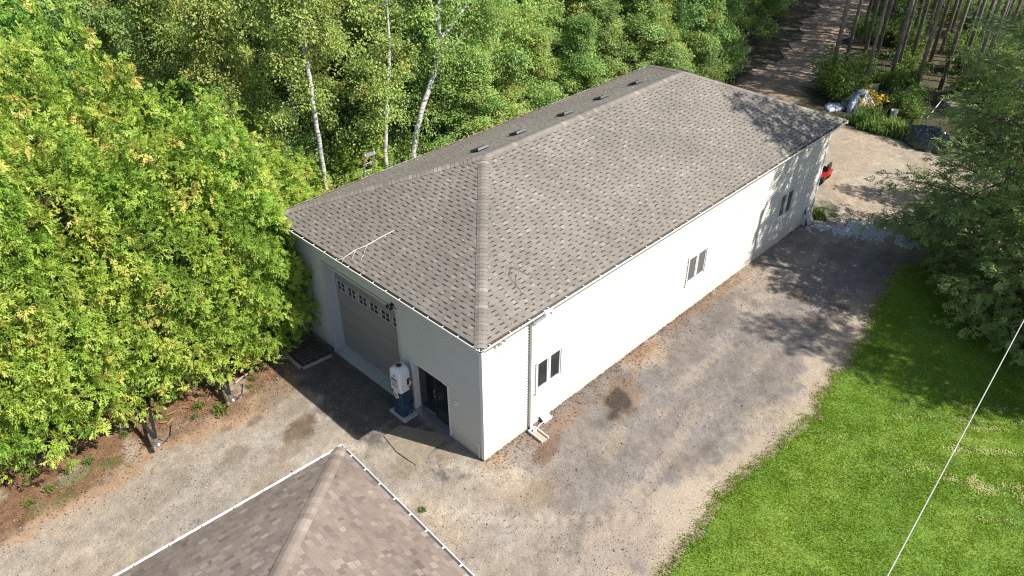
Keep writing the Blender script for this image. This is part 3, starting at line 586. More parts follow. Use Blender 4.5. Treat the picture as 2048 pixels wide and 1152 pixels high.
# walls: backing sheets with openings, lapped siding on them
def wall(origin, U, N, L, H, openings, nm='wall'):
    O = A_(origin, float); U = A_(U, float); N = A_(N, float)
    us = sorted({0, L, *[o[0] for o in openings], *[o[1] for o in openings]}); zs = sorted({0, H, *[o[2] for o in openings], *[o[3] for o in openings]}); b = B()
    for i in range(len(us)-1):
        for j in range(len(zs)-1):
            um, zm = (us[i]+us[i+1])/2, (zs[j]+zs[j+1])/2
            if any(o[0] < um < o[1] and o[2] < zm < o[3] for o in openings): continue
            V = [O+U*u+A_([0, 0, z])-N*d for d in (.02, .10) for u, z in ((us[i], zs[j]), (us[i+1], zs[j]), (us[i+1], zs[j+1]), (us[i], zs[j+1]))]
            b.add(V, [[0, 1, 2, 3], [7, 6, 5, 4], [0, 4, 5, 1], [1, 5, 6, 2], [2, 6, 7, 3], [3, 7, 4, 0]])
    w_ = b.build(nm, M['interior'], barn)
    e = .1016; s = B(); i = 0
    z = .06
    while z < H-.17:
        z2 = min(z+e, H-.155); zm = (z+z2)/2; cuts = sorted([(max(o[0]-.001, 0), min(o[1]+.001, L)) for o in openings if o[2] < zm < o[3]]); u = 0; seg = []
        for a, c in cuts: seg.append((u, a)); u = c
        seg.append((u, L))
        for a, c in seg:
            if c-a < .01: continue
            P = lambda u_, zz, n_: O+U*u_+A_([0, 0, zz])+N*n_
            V = [P(a, z, -.004), P(c, z, -.004), P(a, z, .03), P(c, z, .03), P(a, z+.012, .033), P(c, z+.012, .033), P(a, z2-.044, .0105), P(c, z2-.044, .0105), P(a, z2-.036, .008), P(c, z2-.036, .008), P(a, z2+.003, -.003), P(c, z2+.003, -.003)]
            s.add(V, [[0, 1, 3, 2], [2, 3, 5, 4], [4, 5, 7, 6], [6, 7, 9, 8], [8, 9, 11, 10]], tone=A_([.6, .6, .45, .45, 0, 0, 0, 0, 1, 1, 1, 1]))  # tone darkens lip and upper strip, painting in the shadow line under each lap
        z += e
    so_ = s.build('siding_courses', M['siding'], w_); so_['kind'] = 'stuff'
    return w_
GD = (3.66, 7.38, .0, 3.58); PD = (1.42, 3.13, .0, 2.07)
WINS = [(2.17, 3.25, 1.33, 2.40), (10.1, 11.25, 1.36, 2.43), (16.75, 17.85, 1.33, 2.42)]
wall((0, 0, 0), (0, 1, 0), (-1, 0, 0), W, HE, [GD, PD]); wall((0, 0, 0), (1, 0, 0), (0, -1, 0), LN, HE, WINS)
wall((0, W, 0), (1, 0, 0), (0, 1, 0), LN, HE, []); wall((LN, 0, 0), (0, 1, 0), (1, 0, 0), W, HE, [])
for cx, cy_ in ((0, 0), (LN, 0), (0, W), (LN, W)):
    sx, sy = (-1 if cx == 0 else 1), (-1 if cy_ == 0 else 1); b = B()
    xa, xb = sorted((cx-sx*.075, cx+sx*.042)); ya, yb = sorted((cy_+sy*.012, cy_+sy*.042)); b.box(xa, xb, ya, yb, .05, HE-.16)
    xa, xb = sorted((cx+sx*.012, cx+sx*.0405)); ya, yb = sorted((cy_-sy*.075, cy_+sy*.0115)); b.box(xa, xb, ya, yb, .05, HE-.161)
    b.build('corner_trim', M['trim'], barn)
b = B()
for (a, c, d_, e_) in [(-.022, LN+.022, -.022, .1), (-.022, LN+.022, W-.1, W+.022), (-.022, .1, .1, 1.40), (-.022, .1, 3.15, 3.64), (-.022, .1, 7.4, W-.1), (LN-.1, LN+.022, .1, W-.1)]: b.box(a, c, d_, e_, -.15, .075)
b.build('foundation', M['foundation'], barn)
b = B(); b.box(.1, LN-.1, .1, W-.1, -.15, .02); b.build('floor_slab', M['concrete'], barn)
b = B(); b.box(1.6, 1.7, .3, W-.3, .02, HE-.2); b.box(1.75, LN-.3, 2.4, 2.5, .02, HE-.2); b.build('inner_partition', M['interior'], barn)

# garage door, set back in its opening
DX = .30
gd = B(); ya, yb, zt = GD[0], GD[1], GD[3]
gd.box(-.025, DX+.05, yb-.004, yb+.012, .0, zt); gd.box(-.042, .0, yb+.012, yb+.09, 0, zt+.09); gd.box(-.025, DX+.05, ya-.012, ya+.004, 0, zt); gd.box(-.042, .0, ya-.09, ya-.012, 0, zt+.09)
gd.box(-.025, DX+.05, ya+.004, yb-.004, zt-.004, zt+.012); gd.box(-.044, -.002, ya-.012, yb+.012, zt+.012, zt+.09)
gd.box(DX-.03, DX+.02, yb-.09, yb-.005, .1, zt-.005); gd.box(DX-.03, DX+.02, ya+.005, ya+.09, .1, zt-.005); gd.box(DX-.03, DX+.02, ya+.09, yb-.09, zt-.1, zt-.005)
gd.build('garage_door_surround', M['doorwhite'], barn)
b = B(); b.box(-.12, DX+.1, ya+.005, yb-.005, -.1, .10); b.build('garage_door_sill', M['concrete'], barn)
dr = thing('garage_door', None, None); del_ = [dr.pop(k_) for k_ in ('label', 'category') if k_ in dr]; dr.parent = barn
ZS = [.10, .68, 1.26, 1.84, 2.42, 3.02, zt-.1]; pw = (yb-ya-.2)/6; WZ0, WZ1 = 2.53, 2.92
for i in range(6):
    b = B(); za, zb = ZS[i]+.005, ZS[i+1]-.005
    if i != 4: b.box(DX, DX+.04, ya+.05, yb-.05, za, zb)
    else:
        b.box(DX, DX+.04, ya+.05, yb-.05, za, WZ0); b.box(DX, DX+.04, ya+.05, yb-.05, WZ1, zb)
        for j in range(7): yy = ya+.1+j*pw; b.box(DX+.001, DX+.039, max(yy-.08, ya+.05), min(yy+.08, yb-.05), WZ0+.0005, WZ1-.0005)
    b.build('panel', M['door'], dr)
za, zb = WZ0, WZ1
for j in range(6):
    p0, p1 = ya+.1+j*pw+.06, ya+.1+(j+1)*pw-.06; b = B(); fw = .028; xo = DX-.018
    b.box(xo, DX+.02, p0, p0+fw, za, zb); b.box(xo, DX+.02, p1-fw, p1, za, zb); b.box(xo, DX+.02, p0+fw, p1-fw, za, za+fw*.7); b.box(xo, DX+.02, p0+fw, p1-fw, zb-fw*.7, zb)
    b.box(xo+.003, DX+.015, (p0+p1)/2-.009, (p0+p1)/2+.009, za+fw*.7, zb-fw*.7); b.box(xo+.004, DX+.014, p0+fw, (p0+p1)/2-.009, (za+zb)/2-.008, (za+zb)/2+.008); b.box(xo+.004, DX+.014, (p0+p1)/2+.009, p1-fw, (za+zb)/2-.008, (za+zb)/2+.008)
    wf = b.build('window_frame', M['doorwhite'], dr); b = B(); b.box(DX+.018, DX+.024, p0+.01, p1-.01, za+.01, zb-.01); b.build('pane', M['glass'], dr)
# patio door
pd = thing('patio_door', None, None); pd.parent = barn
ya, yb, zt = PD[0], PD[1], PD[3]; b = B(); X = .16
b.box(-.042, X+.08, yb-.05, yb+.03, .0, zt); b.box(-.042, X+.08, ya-.03, ya+.05, .0, zt); b.box(-.043, X+.08, ya+.05, yb-.05, zt-.05, zt+.02); b.build('frame', M['trim'], pd)
b = B(); b.box(-.13, X+.08, ya-.03, yb+.03, -.05, .07); b.build('threshold', M['steel'], pd)
mid = (ya+yb)/2
for i, (p0, p1, xx) in enumerate([(ya+.05, mid+.03, X), (mid-.03, yb-.05, X+.035)]):
    b = B(); fw = .055
    b.box(xx, xx+.032, p0, p0+fw, .07, zt-.05); b.box(xx, xx+.032, p1-fw, p1, .07, zt-.05); b.box(xx, xx+.032, p0+fw, p1-fw, .07, .07+fw*1.4); b.box(xx, xx+.032, p0+fw, p1-fw, zt-.05-fw, zt-.05)
    b.build('sash', M['screen'] if i else M['darkmetal'], pd); b = B(); b.box(xx+.012, xx+.02, p0+fw-.005, p1-fw+.005, .14, zt-.1); b.build('pane', M['patioglass'], pd)
b = B(); b.tube([(X-.005, mid+.01, .95), (X-.05, mid+.01, .97), (X-.05, mid+.01, 1.2), (X-.005, mid+.01, 1.22)], .012); b.build('handle', M['steel'], pd)
b = B()
for k_ in range(7): yy = mid+.1+k_*.09; b.tube([(X+.35+.03*(k_ % 2), yy, .15), (X+.37, yy+.02, 1.0), (X+.35+.03*((k_+1) % 2), yy, 1.95)], .055, 6)
b.build('curtain', M['curtain'], pd)
b = B(); b.box(X-.002, X-.0005, ya+.2, ya+.48, 1.72, 1.78); b.build('sticker', M['signwhite'], pd)
# windows of the long wall
for i, (u0, u1, z0_, z1_) in enumerate(WINS):
    wn = thing('window', None, None); wn.parent = barn; b = B(); fo = .05
    b.box(u0-fo, u0+.015, -.06, .06, z0_-fo, z1_+fo); b.box(u1-.015, u1+fo, -.06, .06, z0_-fo, z1_+fo); b.box(u0+.015, u1-.015, -.059, .06, z1_-.015, z1_+fo); b.box(u0+.015, u1-.015, -.061, .06, z0_-fo, z0_+.015)
    b.box((u0+u1)/2-.035, (u0+u1)/2+.035, -.045, .06, z0_+.015, z1_-.015); b.build('frame', M['trim'], wn)
    b = B(); b.box(u0-fo-.01, u1+fo+.01, -.085, -.024, z0_-fo-.03, z0_-fo-.001); b.build('sill', M['trim'], wn)
    for s0, s1 in ((u0+.015, (u0+u1)/2-.035), ((u0+u1)/2+.035, u1-.015)):
        b = B(); fw = .045
        b.box(s0, s0+fw, -.03, .03, z0_+.015, z1_-.015); b.box(s1-fw, s1, -.03, .03, z0_+.015, z1_-.015); b.box(s0+fw, s1-fw, -.03, .03, z0_+.015, z0_+.06); b.box(s0+fw, s1-fw, -.03, .03, z1_-.06, z1_-.015); b.build('sash', M['trim'], wn)
        b = B(); b.box(s0+fw-.006, s1-fw+.006, .002, .01, z0_+.05, z1_-.05); b.build('pane', M['glass'], wn)
    b = B()
    if i == 0:
        b.bar((u1-.36, .03, z0_+.06), (u1-.2, .05, z1_-.1), .03, .02); b.box(u0+.06, u0+.4, .3, .5, z0_-.1, z0_+.3); b.box(u0+.12, u0+.3, .35, .45, z0_+.3, z0_+.5); b.build('stored_item', M['curtain'], wn)
    else:
        b.box(u0+.06, (u0+u1)/2-.08, -.012, -.009, z0_+.05, z1_-.05); b.box((u0+u1)/2+.08, u1-.06, -.012, -.009, z0_+.05, z1_-.05); b.build('screen', M['screen'], wn)
# downspout, floodlights, boxes
b = B(); dx = 1.885
b.tube([(dx+.18, -OV+.06, HE-.1), (dx+.18, -OV+.06, HE-.2), (dx, -.16, HE-.48), (dx, -.085, HE-.6)], .05, 8); b.box(dx-.055, dx+.055, -.125, -.03, .14, HE-.55)
b.tube([(dx, -.08, .16), (dx, -.11, .08), (dx, -.3, .05)], .05, 8); b.build('downspout', M['gutter'], barn)
b = B(); b.tube([(dx+.05, -OV+.03, HE-.02), (dx+.38, -OV+.03, HE-.1), (dx+.4, -OV+.03, HE-.2)], .06, 8); b.build('gutter_outlet', M['gutter'], barn)
def flood(loc, U, N, mat):
    b = B(); O = A_(loc, float); U = A_(U, float); N = A_(N, float)
    b.box(-.05, .05, -.02, .03, -.05, .05, np.stack([U, N, A_([0, 0, 1.])], 1), O)
    for s in (-1, 1):
        a = O+N*.05; c = a+U*s*.09+N*.08-A_([0, 0, .05]); b.tube([a, a+U*s*.06+N*.07], .02, 8)
        b.tube([a+U*s*.06+N*.07, a+U*s*.07+N*.075-A_([0, 0, .015]), c, c+(c-a)*.18], [.025, .045, .06, .062], 12)
    return b.build('floodlight', mat, barn)
flood((.62, -.03, 4.22), (1, 0, 0), (0, -1, 0), M['steel']); flood((-.03, 3.75, 3.78), (0, 1, 0), (-1, 0, 0), M['darkmetal'])
b = B(); b.box(-.06, -.02, 1.02, 1.17, 1.5, 1.68); b.tube([(-.06, 1.1, 1.56), (-.08, 1.1, 1.56), (-.09, 1.1, 1.53)], .03, 10); b.build('light_switch_box', M['trim'], barn)
b = B(); b.box(-.05, -.02, .98, 1.08, .42, .58); b.box(-.062, -.05, .99, 1.07, .43, .57); b.build('outlet_box', M['trim'], barn)
b = B(); b.tube([(-.05, .17, .02), (-.05, .17, .55), (-.045, .17, .62), (-.01, .17, .62)], .018, 8); b.build('vent_pipe', M['trim'], barn)
b = B(); b.box(LN-.82, LN-.3, -.15, -.03, .0, .5); b.add([[LN-.86, -.03, .5], [LN-.26, -.03, .5], [LN-.26, -.18, .42], [LN-.86, -.18, .42], [LN-.9, -.034, .95], [LN-.22, -.034, .95]], [[0, 1, 2, 3]]); b.build('wall_cover', M['trim'], barn)
# grey flap panel on the far end of the long wall
b = B(); b.bar((19.72, -.30, .03), (19.72, -.05, .8), .5, .03, up=(0, 1, 0)); tag(b.build('sheet_panel', plain('grey_sheet', (.4, .4, .39), .7, var=.1)), 'grey sheet panel leaning on the far end of the long white wall', 'panel')

# ------------------------------------------------------------------ the house whose roof corner is in front
hth = math.radians(-3.3); hc = A_([-3.975, .87, 0]); house = thing('house', 'house with brown hipped shingle roof and white gutters facing the workshop', 'building', hc.tolist(), hth)
HR = np.eye(4); HR[:2, :2] = [[math.cos(hth), -math.sin(hth)], [math.sin(hth), math.cos(hth)]]; HR[:3, 3] = hc
hz, hs_, hl, hwid = 3.0, .42, 16.0, 11.0; hx1, hy1, hx0, hy0 = -.1, -.1, -hl, -hwid; hh = hwid/2-.05; hca = 1/math.hypot(1, hs_); hsa = hs_*hca; hRZ = hz+.02+hs_*(hy1-hy0)/2
half = (hy1-hy0)/2; hRA = A_([hx0+half, hy0+half, hRZ]); hRB = A_([hx1-half, hy0+half, hRZ]); hE = hz+.02
hroof = deck(house, [(hx0, hy0, hE), (hx1, hy0, hE), (hx1, hy1, hE), (hx0, hy1, hE)], hRA, hRB, M['deck'])
sl2 = half/hca
hf = [(A_([hx1, hy1, hE]), A_([-1., 0, 0]), A_([0, -hca, hsa]), A_([0, hsa, hca]), lambda v: v*hca, lambda v: (hx1-hx0)-v*hca, sl2, True),
      (A_([hx1, hy0, hE]), A_([0, 1., 0]), A_([-hca, 0, hsa]), A_([hsa, 0, hca]), lambda v: v*hca, lambda v: (hy1-hy0)-v*hca, sl2, True),
      (A_([hx0, hy0, hE]), A_([1., 0, 0]), A_([0, hca, hsa]), A_([0, -hsa, hca]), lambda v: v*hca, lambda v: (hx1-hx0)-v*hca, sl2, False),
      (A_([hx0, hy1, hE]), A_([0, -1., 0]), A_([hca, 0, hsa]), A_([-hsa, 0, hca]), lambda v: v*hca, lambda v: (hy1-hy0)-v*hca, sl2, False)]
do_roof(hf, M['hshingle'], hroof, 'house', .143, HR, seed=9)
gN, gE, gS, gW = A_([0, hca, -hsa]), A_([hca, 0, -hsa]), A_([0, -hca, -hsa]), A_([-hca, 0, -hsa])
for P0, P1, a, b_ in [((hx1, hy1, hE), hRB, gE, gN), ((hx1, hy0, hE), hRB, gS, gE), ((hx0, hy0, hE), hRA, gW, gS), ((hx0, hy1, hE), hRA, gN, gW), (hRA, hRB, gN, gS)]:
    caps(P0, P1, a, b_, M['hshingle'], hroof, rg, exp=.2, hw=.17, ln=.26, toneset=(.5, .62, .72, .8, .9))
gutter((hx0, -.12), (.0, -.12), (0, 1), house, M['gutter'], hz, hang=.75, hw=.02); gutter((-.12, hy0), (-.12, .0), (1, 0), house, M['gutter'], hz, hang=.6, hw=.045)
b = B(); b.box(hx0+.4, -.5, hy0+.4, -.5, 0, hz-.05, tone=0); b.build('wall', M['siding'], house)
b = B(); b.box(hx0+.1, -.145, hy0+.1, -.145, hz-.12, hz-.1); b.build('soffit', M['trim'], house)
b = B(); b.box(-.145, -.125, hy0+.1, -.125, hz-.19, hz-.075); b.box(hx0+.1, -.146, -.145, -.125, hz-.19, hz-.075); b.build('fascia', M['trim'], house)

# ------------------------------------------------------------------ vegetation builders
def frames(X, Z):
    X = X/np.linalg.norm(X, axis=1)[:, None]; Y = np.cross(Z, X); Y /= np.linalg.norm(Y, axis=1)[:, None]+1e-9; Z = np.cross(X, Y)
    return np.stack([X, Y, Z], 2)
def stamp(tpls, which, Fr, P, sc, tone):
    """place template k of tpls (V, tris, tone offsets) at every frame; returns V, F, T"""
    Vs, Fs, Ts = [], [], []; n0 = 0
    for k, (tv, tf, tt) in enumerate(tpls):
        ii = np.where(which == k)[0]
        if not len(ii): continue
        V = np.einsum('nij,kj->nki', Fr[ii], tv)*sc[ii][:, None, None]+P[ii][:, None]
        F = tf[None]+n0+len(tv)*np.arange(len(ii))[:, None, None]
        Vs.append(V.reshape(-1, 3)); Fs.append(F.reshape(-1, 3)); Ts.append(np.clip(tone[ii][:, None]+tt[None], 0, 1).ravel()); n0 += len(ii)*len(tv)
    return np.concatenate(Vs), np.concatenate(Fs), np.concatenate(Ts)
def spray_tpl(rng, L=.30, n=7, sl=.12, wd=.03, droop=1.0):
    """feathered evergreen spray: a drooping axis with alternate side branchlets"""
    V, F, T = [], [], []
    def ax(r): return A_([r, .06*math.sin(r*14+ph), -droop*r*r])
    ph = rng.uniform(0, 6)
    for j in range(n):
        r = L*(.12+.88*(j+.5)/n); l = sl*(1.1-.55*(j/n))*rng.uniform(.8, 1.25)
        for sd in (-1, 1):
            a = rng.uniform(.55, .95); p = ax(r+rng.uniform(-.02, .02)); d = A_([math.cos(a), sd*math.sin(a), rng.uniform(-.5, .15)]); sdv = A_([-sd*math.sin(a), math.cos(a), rng.uniform(-.4, .4)])*wd*.5; b0 = len(V); tn = rng.normal(0, .06)
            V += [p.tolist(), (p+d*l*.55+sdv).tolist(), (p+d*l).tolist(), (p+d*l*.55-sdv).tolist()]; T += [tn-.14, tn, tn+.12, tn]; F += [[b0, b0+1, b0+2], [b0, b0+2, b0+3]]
    p0, p1, p2 = ax(L*.6), ax(L), ax(L*1.25); b0 = len(V); V += [(p0-A_([0, wd*.5, 0])).tolist(), (p0+A_([0, wd*.5, 0])).tolist(), p2.tolist()]; T += [0, 0, .15]; F.append([b0, b0+1, b0+2])
    return A_(V), A_(F), A_(T)
def leaf_tpl(rng, n=26, R=.32, ll=.1, lw=.066, droop=.25):
    V, F, T = [], [], []
    for j in range(n):
        p = rng.normal(0, 1, 3); p = p/np.linalg.norm(p)*R*rng.random()**.5; p[2] = p[2]*.55-droop*np.hypot(p[0], p[1])
        a = math.atan2(p[1], p[0])+rng.normal(0, .8); pitch = rng.uniform(-1.2, .15); d = np.array([math.cos(a)*math.cos(pitch), math.sin(a)*math.cos(pitch), math.sin(pitch)])
        nrm = np.array([0, 0, 1.])+rng.normal(0, .45, 3)+d*.2; fr = frame(d, nrm); s = rng.uniform(.75, 1.25); l, w_ = ll*s, lw*s
        q = np.array([[0, 0, 0], [.45*l, w_/2, .012], [l, 0, -.01], [.45*l, -w_/2, .012]])@fr.T+p
        b0 = len(V); V += q.tolist(); tn = rng.normal(0, .1); T += [tn]*4; F += [[b0, b0+1, b0+2], [b0, b0+2, b0+3]]
    return np.array(V), np.array(F), np.array(T)
def needle_tpl(rng, n=16, L=.2, wd=.012):
    V, F, T = [], [], []
    for j in range(n):
        d = rng.normal(0, 1, 3); d[0] = abs(d[0])*1.1; d /= np.linalg.norm(d); s = np.cross(d, rng.normal(0, 1, 3)); s /= np.linalg.norm(s); b0 = len(V)
        V += [(-s*wd).tolist(), (s*wd).tolist(), (d*L*rng.uniform(.7, 1.1)).tolist()]; T += [-.1, -.1, .1]; F.append([b0, b0+1, b0+2])
    return np.array(V), np.array(F), np.array(T)

def cedar_mesh(seed, H=9.5, R=1.75, nc=1050, per=11, low=.15):
    rng = np.random.default_rng(seed); tp = [spray_tpl(rng, rng.uniform(.17, .23), 5, rng.uniform(.07, .10), .03, rng.uniform(.8, 1.6)) for _ in range(10)]
    h = 1-np.sqrt(rng.random(nc)); h = np.clip(h*.55+rng.random(nc)*.45, 0, .99); az = rng.uniform(0, 2*np.pi, nc)
    prof = (1-h)**.56*np.clip(.7+h*2.6, 0, 1)*R+.05
    lump = 1+.22*np.sin(az*3+h*11+seed)*np.sin(h*17+az*2+seed*2)+.14*np.sin(az*7+h*29)
    r = prof*lump*(1-.34*rng.random(nc)**2)
    C_ = np.stack([r*np.cos(az), r*np.sin(az), low+h*(H-low)], 1); out = np.stack([np.cos(az), np.sin(az), 0*az], 1)
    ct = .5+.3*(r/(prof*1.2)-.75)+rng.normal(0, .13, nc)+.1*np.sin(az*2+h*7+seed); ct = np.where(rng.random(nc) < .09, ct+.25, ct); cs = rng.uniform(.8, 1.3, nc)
    ib = np.repeat(np.arange(nc), per); n = nc*per; o = out[ib]
    D = o*.9+A_([0, 0, 1.])*rng.uniform(-.25, .75, n)[:, None]+rng.normal(0, .55, (n, 3)); D /= np.linalg.norm(D, axis=1)[:, None]
    P = C_[ib]+D*(.10*cs[ib])[:, None]-o*.08
    Z = A_([0, 0, 1.])+o*.5+rng.normal(0, .45, (n, 3))
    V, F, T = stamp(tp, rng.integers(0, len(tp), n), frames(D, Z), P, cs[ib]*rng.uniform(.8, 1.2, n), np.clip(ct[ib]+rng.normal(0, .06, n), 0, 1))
    cr = mk('crown', V, [F], M['cedar'], tone=T, data_only=True)
    b = B(); b.tube([(0, 0, -.1), (.03, .02, H*.3), (-.02, .03, H*.5), (0, 0, H*.72)], [.12, .09, .04, .008], 7)
    for i in range(40):
        a, z = rng.uniform(0, 6.28), rng.uniform(.4, H*.66); l = max(.2, (1-z/H)**.72*R*.8); b.tube([(0, 0, z), (math.cos(a)*l*.5, math.sin(a)*l*.5, z+.05), (math.cos(a)*l, math.sin(a)*l, z+.22*l)], [.016, .010, .004], 4, cap=False)
    return b.build('trunk', M['bark'], data_only=True), cr
def branch_path(rng, P0, d, L, n=5, up=.15):
    P = [np.array(P0, float)]; d = np.array(d, float)
    for i in range(n): d = d+rng.normal(0, .12, 3)+np.array([0, 0, up/n]); d /= np.linalg.norm(d); P.append(P[-1]+d*L/n)
    return np.array(P)
def broad_mesh(seed, H=12, R=2.5, zc=1.4, nb=26, per=58, mat='leafA', tmat='birch', ll=.105, trunk_r=.11, tone0=.45):
    rng = np.random.default_rng(seed); tp = [leaf_tpl(rng, rng.integers(22, 32), rng.uniform(.28, .38), ll, ll*.64) for _ in range(8)]
    b = B(); tr = np.array([[0, 0, -.1], [.05, .03, H*.25], [.12*rng.normal(), .12*rng.normal(), H*.55], [.2*rng.normal(), .2*rng.normal(), H*.93]]); b.tube(tr, [trunk_r, trunk_r*.8, trunk_r*.5, .02], 8)
    C_, Rr = [], []
    for i in range(nb):
        f = (i+.5)/nb; z = zc+(H-zc)*f; rad = R*math.sin(min(1, .28+f*.95)*math.pi)**.6*rng.uniform(.45, .95); a = i*2.4+rng.uniform(-.4, .4); c = np.array([rad*math.cos(a), rad*math.sin(a), z])
        C_.append(c); Rr.append(rng.uniform(.65, 1.1)*R*.34); z0 = max(.3, z-.6-.5*rad)
        q = np.array([np.interp(z0, tr[:, 2], tr[:, 0]), np.interp(z0, tr[:, 2], tr[:, 1]), z0]); b.tube([q, q*.45+c*.55+np.array([0, 0, .12]), c], [trunk_r*.4, trunk_r*.22, .006], 5, cap=False)
    C_ = np.array(C_); Rr = np.array(Rr); n = nb*per; ib = np.repeat(np.arange(nb), per)
    d = rng.normal(0, 1, (n, 3)); d /= np.linalg.norm(d, axis=1)[:, None]; rr = rng.random(n)**.45
    P = C_[ib]+d*(Rr[ib]*rr)[:, None]*np.array([1.15, 1.15, .85]); P[:, 2] -= .12*np.hypot(P[:, 0], P[:, 1])
    az = np.arctan2(P[:, 1], P[:, 0])+rng.normal(0, .7, n); X = np.stack([np.cos(az), np.sin(az), rng.uniform(-.7, .25, n)], 1); Z = np.array([0, 0, 1.])+rng.normal(0, .35, (n, 3))
    tone = np.clip(tone0+.12*rng.normal(0, 1, nb)[ib]+rng.normal(0, .1, n)+.12*(rr-.7), 0, .93); tone = np.where(rng.random(n) < .025, 1, tone)
    V, F, T = stamp(tp, rng.integers(0, len(tp), n), frames(X, Z), P, rng.uniform(.8, 1.3, n), tone)
    return b.build('trunk', M[tmat], smooth=True, data_only=True), mk('crown', V, [F], M[mat], tone=T, data_only=True)
def pine_mesh(seed, H=17):
    rng = np.random.default_rng(seed); tp = [needle_tpl(rng) for _ in range(6)]
    b = B(); b.tube([(0, 0, -.1), (.05, 0, H*.35), (0, .05, H*.7), (0, 0, H)], [.125, .10, .07, .02], 8)
    P, X = [], []
    for i in range(20):                                   # dead lower limbs
        a, z = rng.uniform(0, 6.28), rng.uniform(2.2, H*.5); l = rng.uniform(.4, 1.3); b.tube([(0, 0, z), (math.cos(a)*l, math.sin(a)*l, z+rng.uniform(-.15, .2))], [.015, .004], 4, cap=False)
    for i in range(60):
        a, f = rng.uniform(0, 6.28), rng.random(); z = H*(.46+.52*f); l = (1-f)*2.1+.5; q = branch_path(rng, (0, 0, z), (math.cos(a), math.sin(a), .1), l, 4, .3); b.tube(q, np.linspace(.03, .006, 5), 4, cap=False)
        for j in range(11):
            s = rng.uniform(.3, 1)*4; k0 = min(int(s), 3); p = q[k0]+(q[k0+1]-q[k0])*(s-k0)+rng.normal(0, .16, 3); P.append(p); X.append(p-np.array([0, 0, z-.2]))
    P, X = np.array(P), np.array(X); n = len(P)
    V, F, T = stamp(tp, rng.integers(0, 6, n), frames(X+rng.normal(0, .2, X.shape), rng.normal(0, 1, (n, 3))), P, rng.uniform(.9, 1.5, n), np.clip(.5+rng.normal(0, .2, n), 0, 1))
    return b.build('trunk', M['pinebark'], smooth=True, data_only=True), mk('crown', V, [F], M['pine'], tone=T, data_only=True)
def shrub_mesh(seed, H=2.2, R=1.1, nc=130, mat='shrub', ll=.1):
    rng = np.random.default_rng(seed); tp = [leaf_tpl(rng, rng.integers(18, 28), .3, ll, ll*.6) for _ in range(6)]
    b = B(); ends = []
    for i in range(9):
        a = i*2.4+rng.uniform(-.4, .4); r = R*rng.uniform(.2, .85); e = np.array([r*math.cos(a), r*math.sin(a), H*rng.uniform(.5, .95)]); b.tube([(0, 0, -.05), e*np.array([.35, .35, .55]), e], [.02, .013, .004], 5, cap=False); ends.append(e)
    ends = np.array(ends); ib = rng.integers(0, 9, nc); P = ends[ib]*rng.uniform(.35, 1.05, nc)[:, None]+rng.normal(0, .22*R, (nc, 3)); P[:, 2] = np.clip(P[:, 2], .12, None)
    az = rng.uniform(0, 6.28, nc); X = np.stack([np.cos(az), np.sin(az), rng.uniform(-.4, .4, nc)], 1)
    V, F, T = stamp(tp, rng.integers(0, 6, nc), frames(X, np.array([0, 0, 1.])+rng.normal(0, .35, (nc, 3))), P, rng.uniform(.8, 1.3, nc), np.clip(.5+rng.normal(0, .18, nc), 0, 1))
    return b.build('stems', M['bark'], data_only=True), mk('foliage', V, [F], M[mat], tone=T, data_only=True)
def conifer_mesh(seed, H=17, R=4.6, nbr=128, zlow=.7, mat='cedardark'):
    """large spreading evergreen: limbs with side twigs carrying drooping fans"""
    rng = np.random.default_rng(seed); tp = [spray_tpl(rng, rng.uniform(.34, .46), 6, rng.uniform(.13, .18), .04, rng.uniform(.4, .9)) for _ in range(8)]
    b = B(); b.tube([(0, 0, -.1), (.1, .05, H*.3), (.0, .1, H*.65), (0, 0, H)], [.3, .23, .13, .02], 9); P, X = [], []
    for i in range(nbr):
        f = ((i+rng.random())/nbr)**1.15; z = zlow+(H-zlow)*f; a = i*2.39996+rng.uniform(-.35, .35); l = ((1-f)**.75*R+.35)*rng.uniform(.62, 1.08)
        q = branch_path(rng, (0, 0, z), (math.cos(a), math.sin(a), .18-.25*(1-f)), l, 6, .12); b.tube(q, np.linspace(.02+.05*(1-f), .006, 7), 5, cap=False)
        D = (q[-1]-q[0]); D /= np.linalg.norm(D); side = np.cross(D, [0, 0, 1.]); side /= np.linalg.norm(side)
        ns = max(4, int(l*4.6))
        for j in range(ns):
            s = (.16+.84*(j+rng.random())/ns)*6; k0 = min(int(s), 5); p0 = q[k0]+(q[k0+1]-q[k0])*(s-k0); tl = (1.05-s/6)*l*.42+.22
            for sd in (-1, 1):
                d = D*.75+side*sd*rng.uniform(.5, 1)+np.array([0, 0, rng.uniform(-.3, .12)]); d /= np.linalg.norm(d); m = max(1, int(tl/.27))
                for t in range(m):
                    pp = p0+d*tl*(t+rng.random())/m+rng.normal(0, .04, 3); P.append(pp); X.append(d+rng.normal(0, .3, 3))
    P, X = np.array(P), np.array(X); n = len(P)
    tone = np.clip(.42+.12*(np.hypot(P[:, 0], P[:, 1])/R)+rng.normal(0, .15, n)+.16*(np.sin(P[:, 0]*1.7+seed)*np.sin(P[:, 1]*1.9)*np.sin(P[:, 2]*1.3)), 0, 1)
    V, F, T = stamp(tp, rng.integers(0, 8, n), frames(X, np.array([0, 0, 1.])+rng.normal(0, .3, (n, 3))), P, rng.uniform(.75, 1.25, n), tone)
    print('conifer fans', n, len(F))
    return b.build('trunk', M['bark'], smooth=True, data_only=True), mk('crown', V, [F], M[mat], tone=T, data_only=True)
def plant(kind, label, cat, meshes, loc, rz=0, sc=1., group=None, parts=('trunk', 'crown')):
    o = thing(kind, label, cat, tuple(map(float, loc)), rz, group, sc)
    for nm, me in zip(parts, meshes):
        if me is not None:
            c_ = put(nm, me, o)
            if nm == 'flowers': c_['kind'] = 'stuff'
    return o
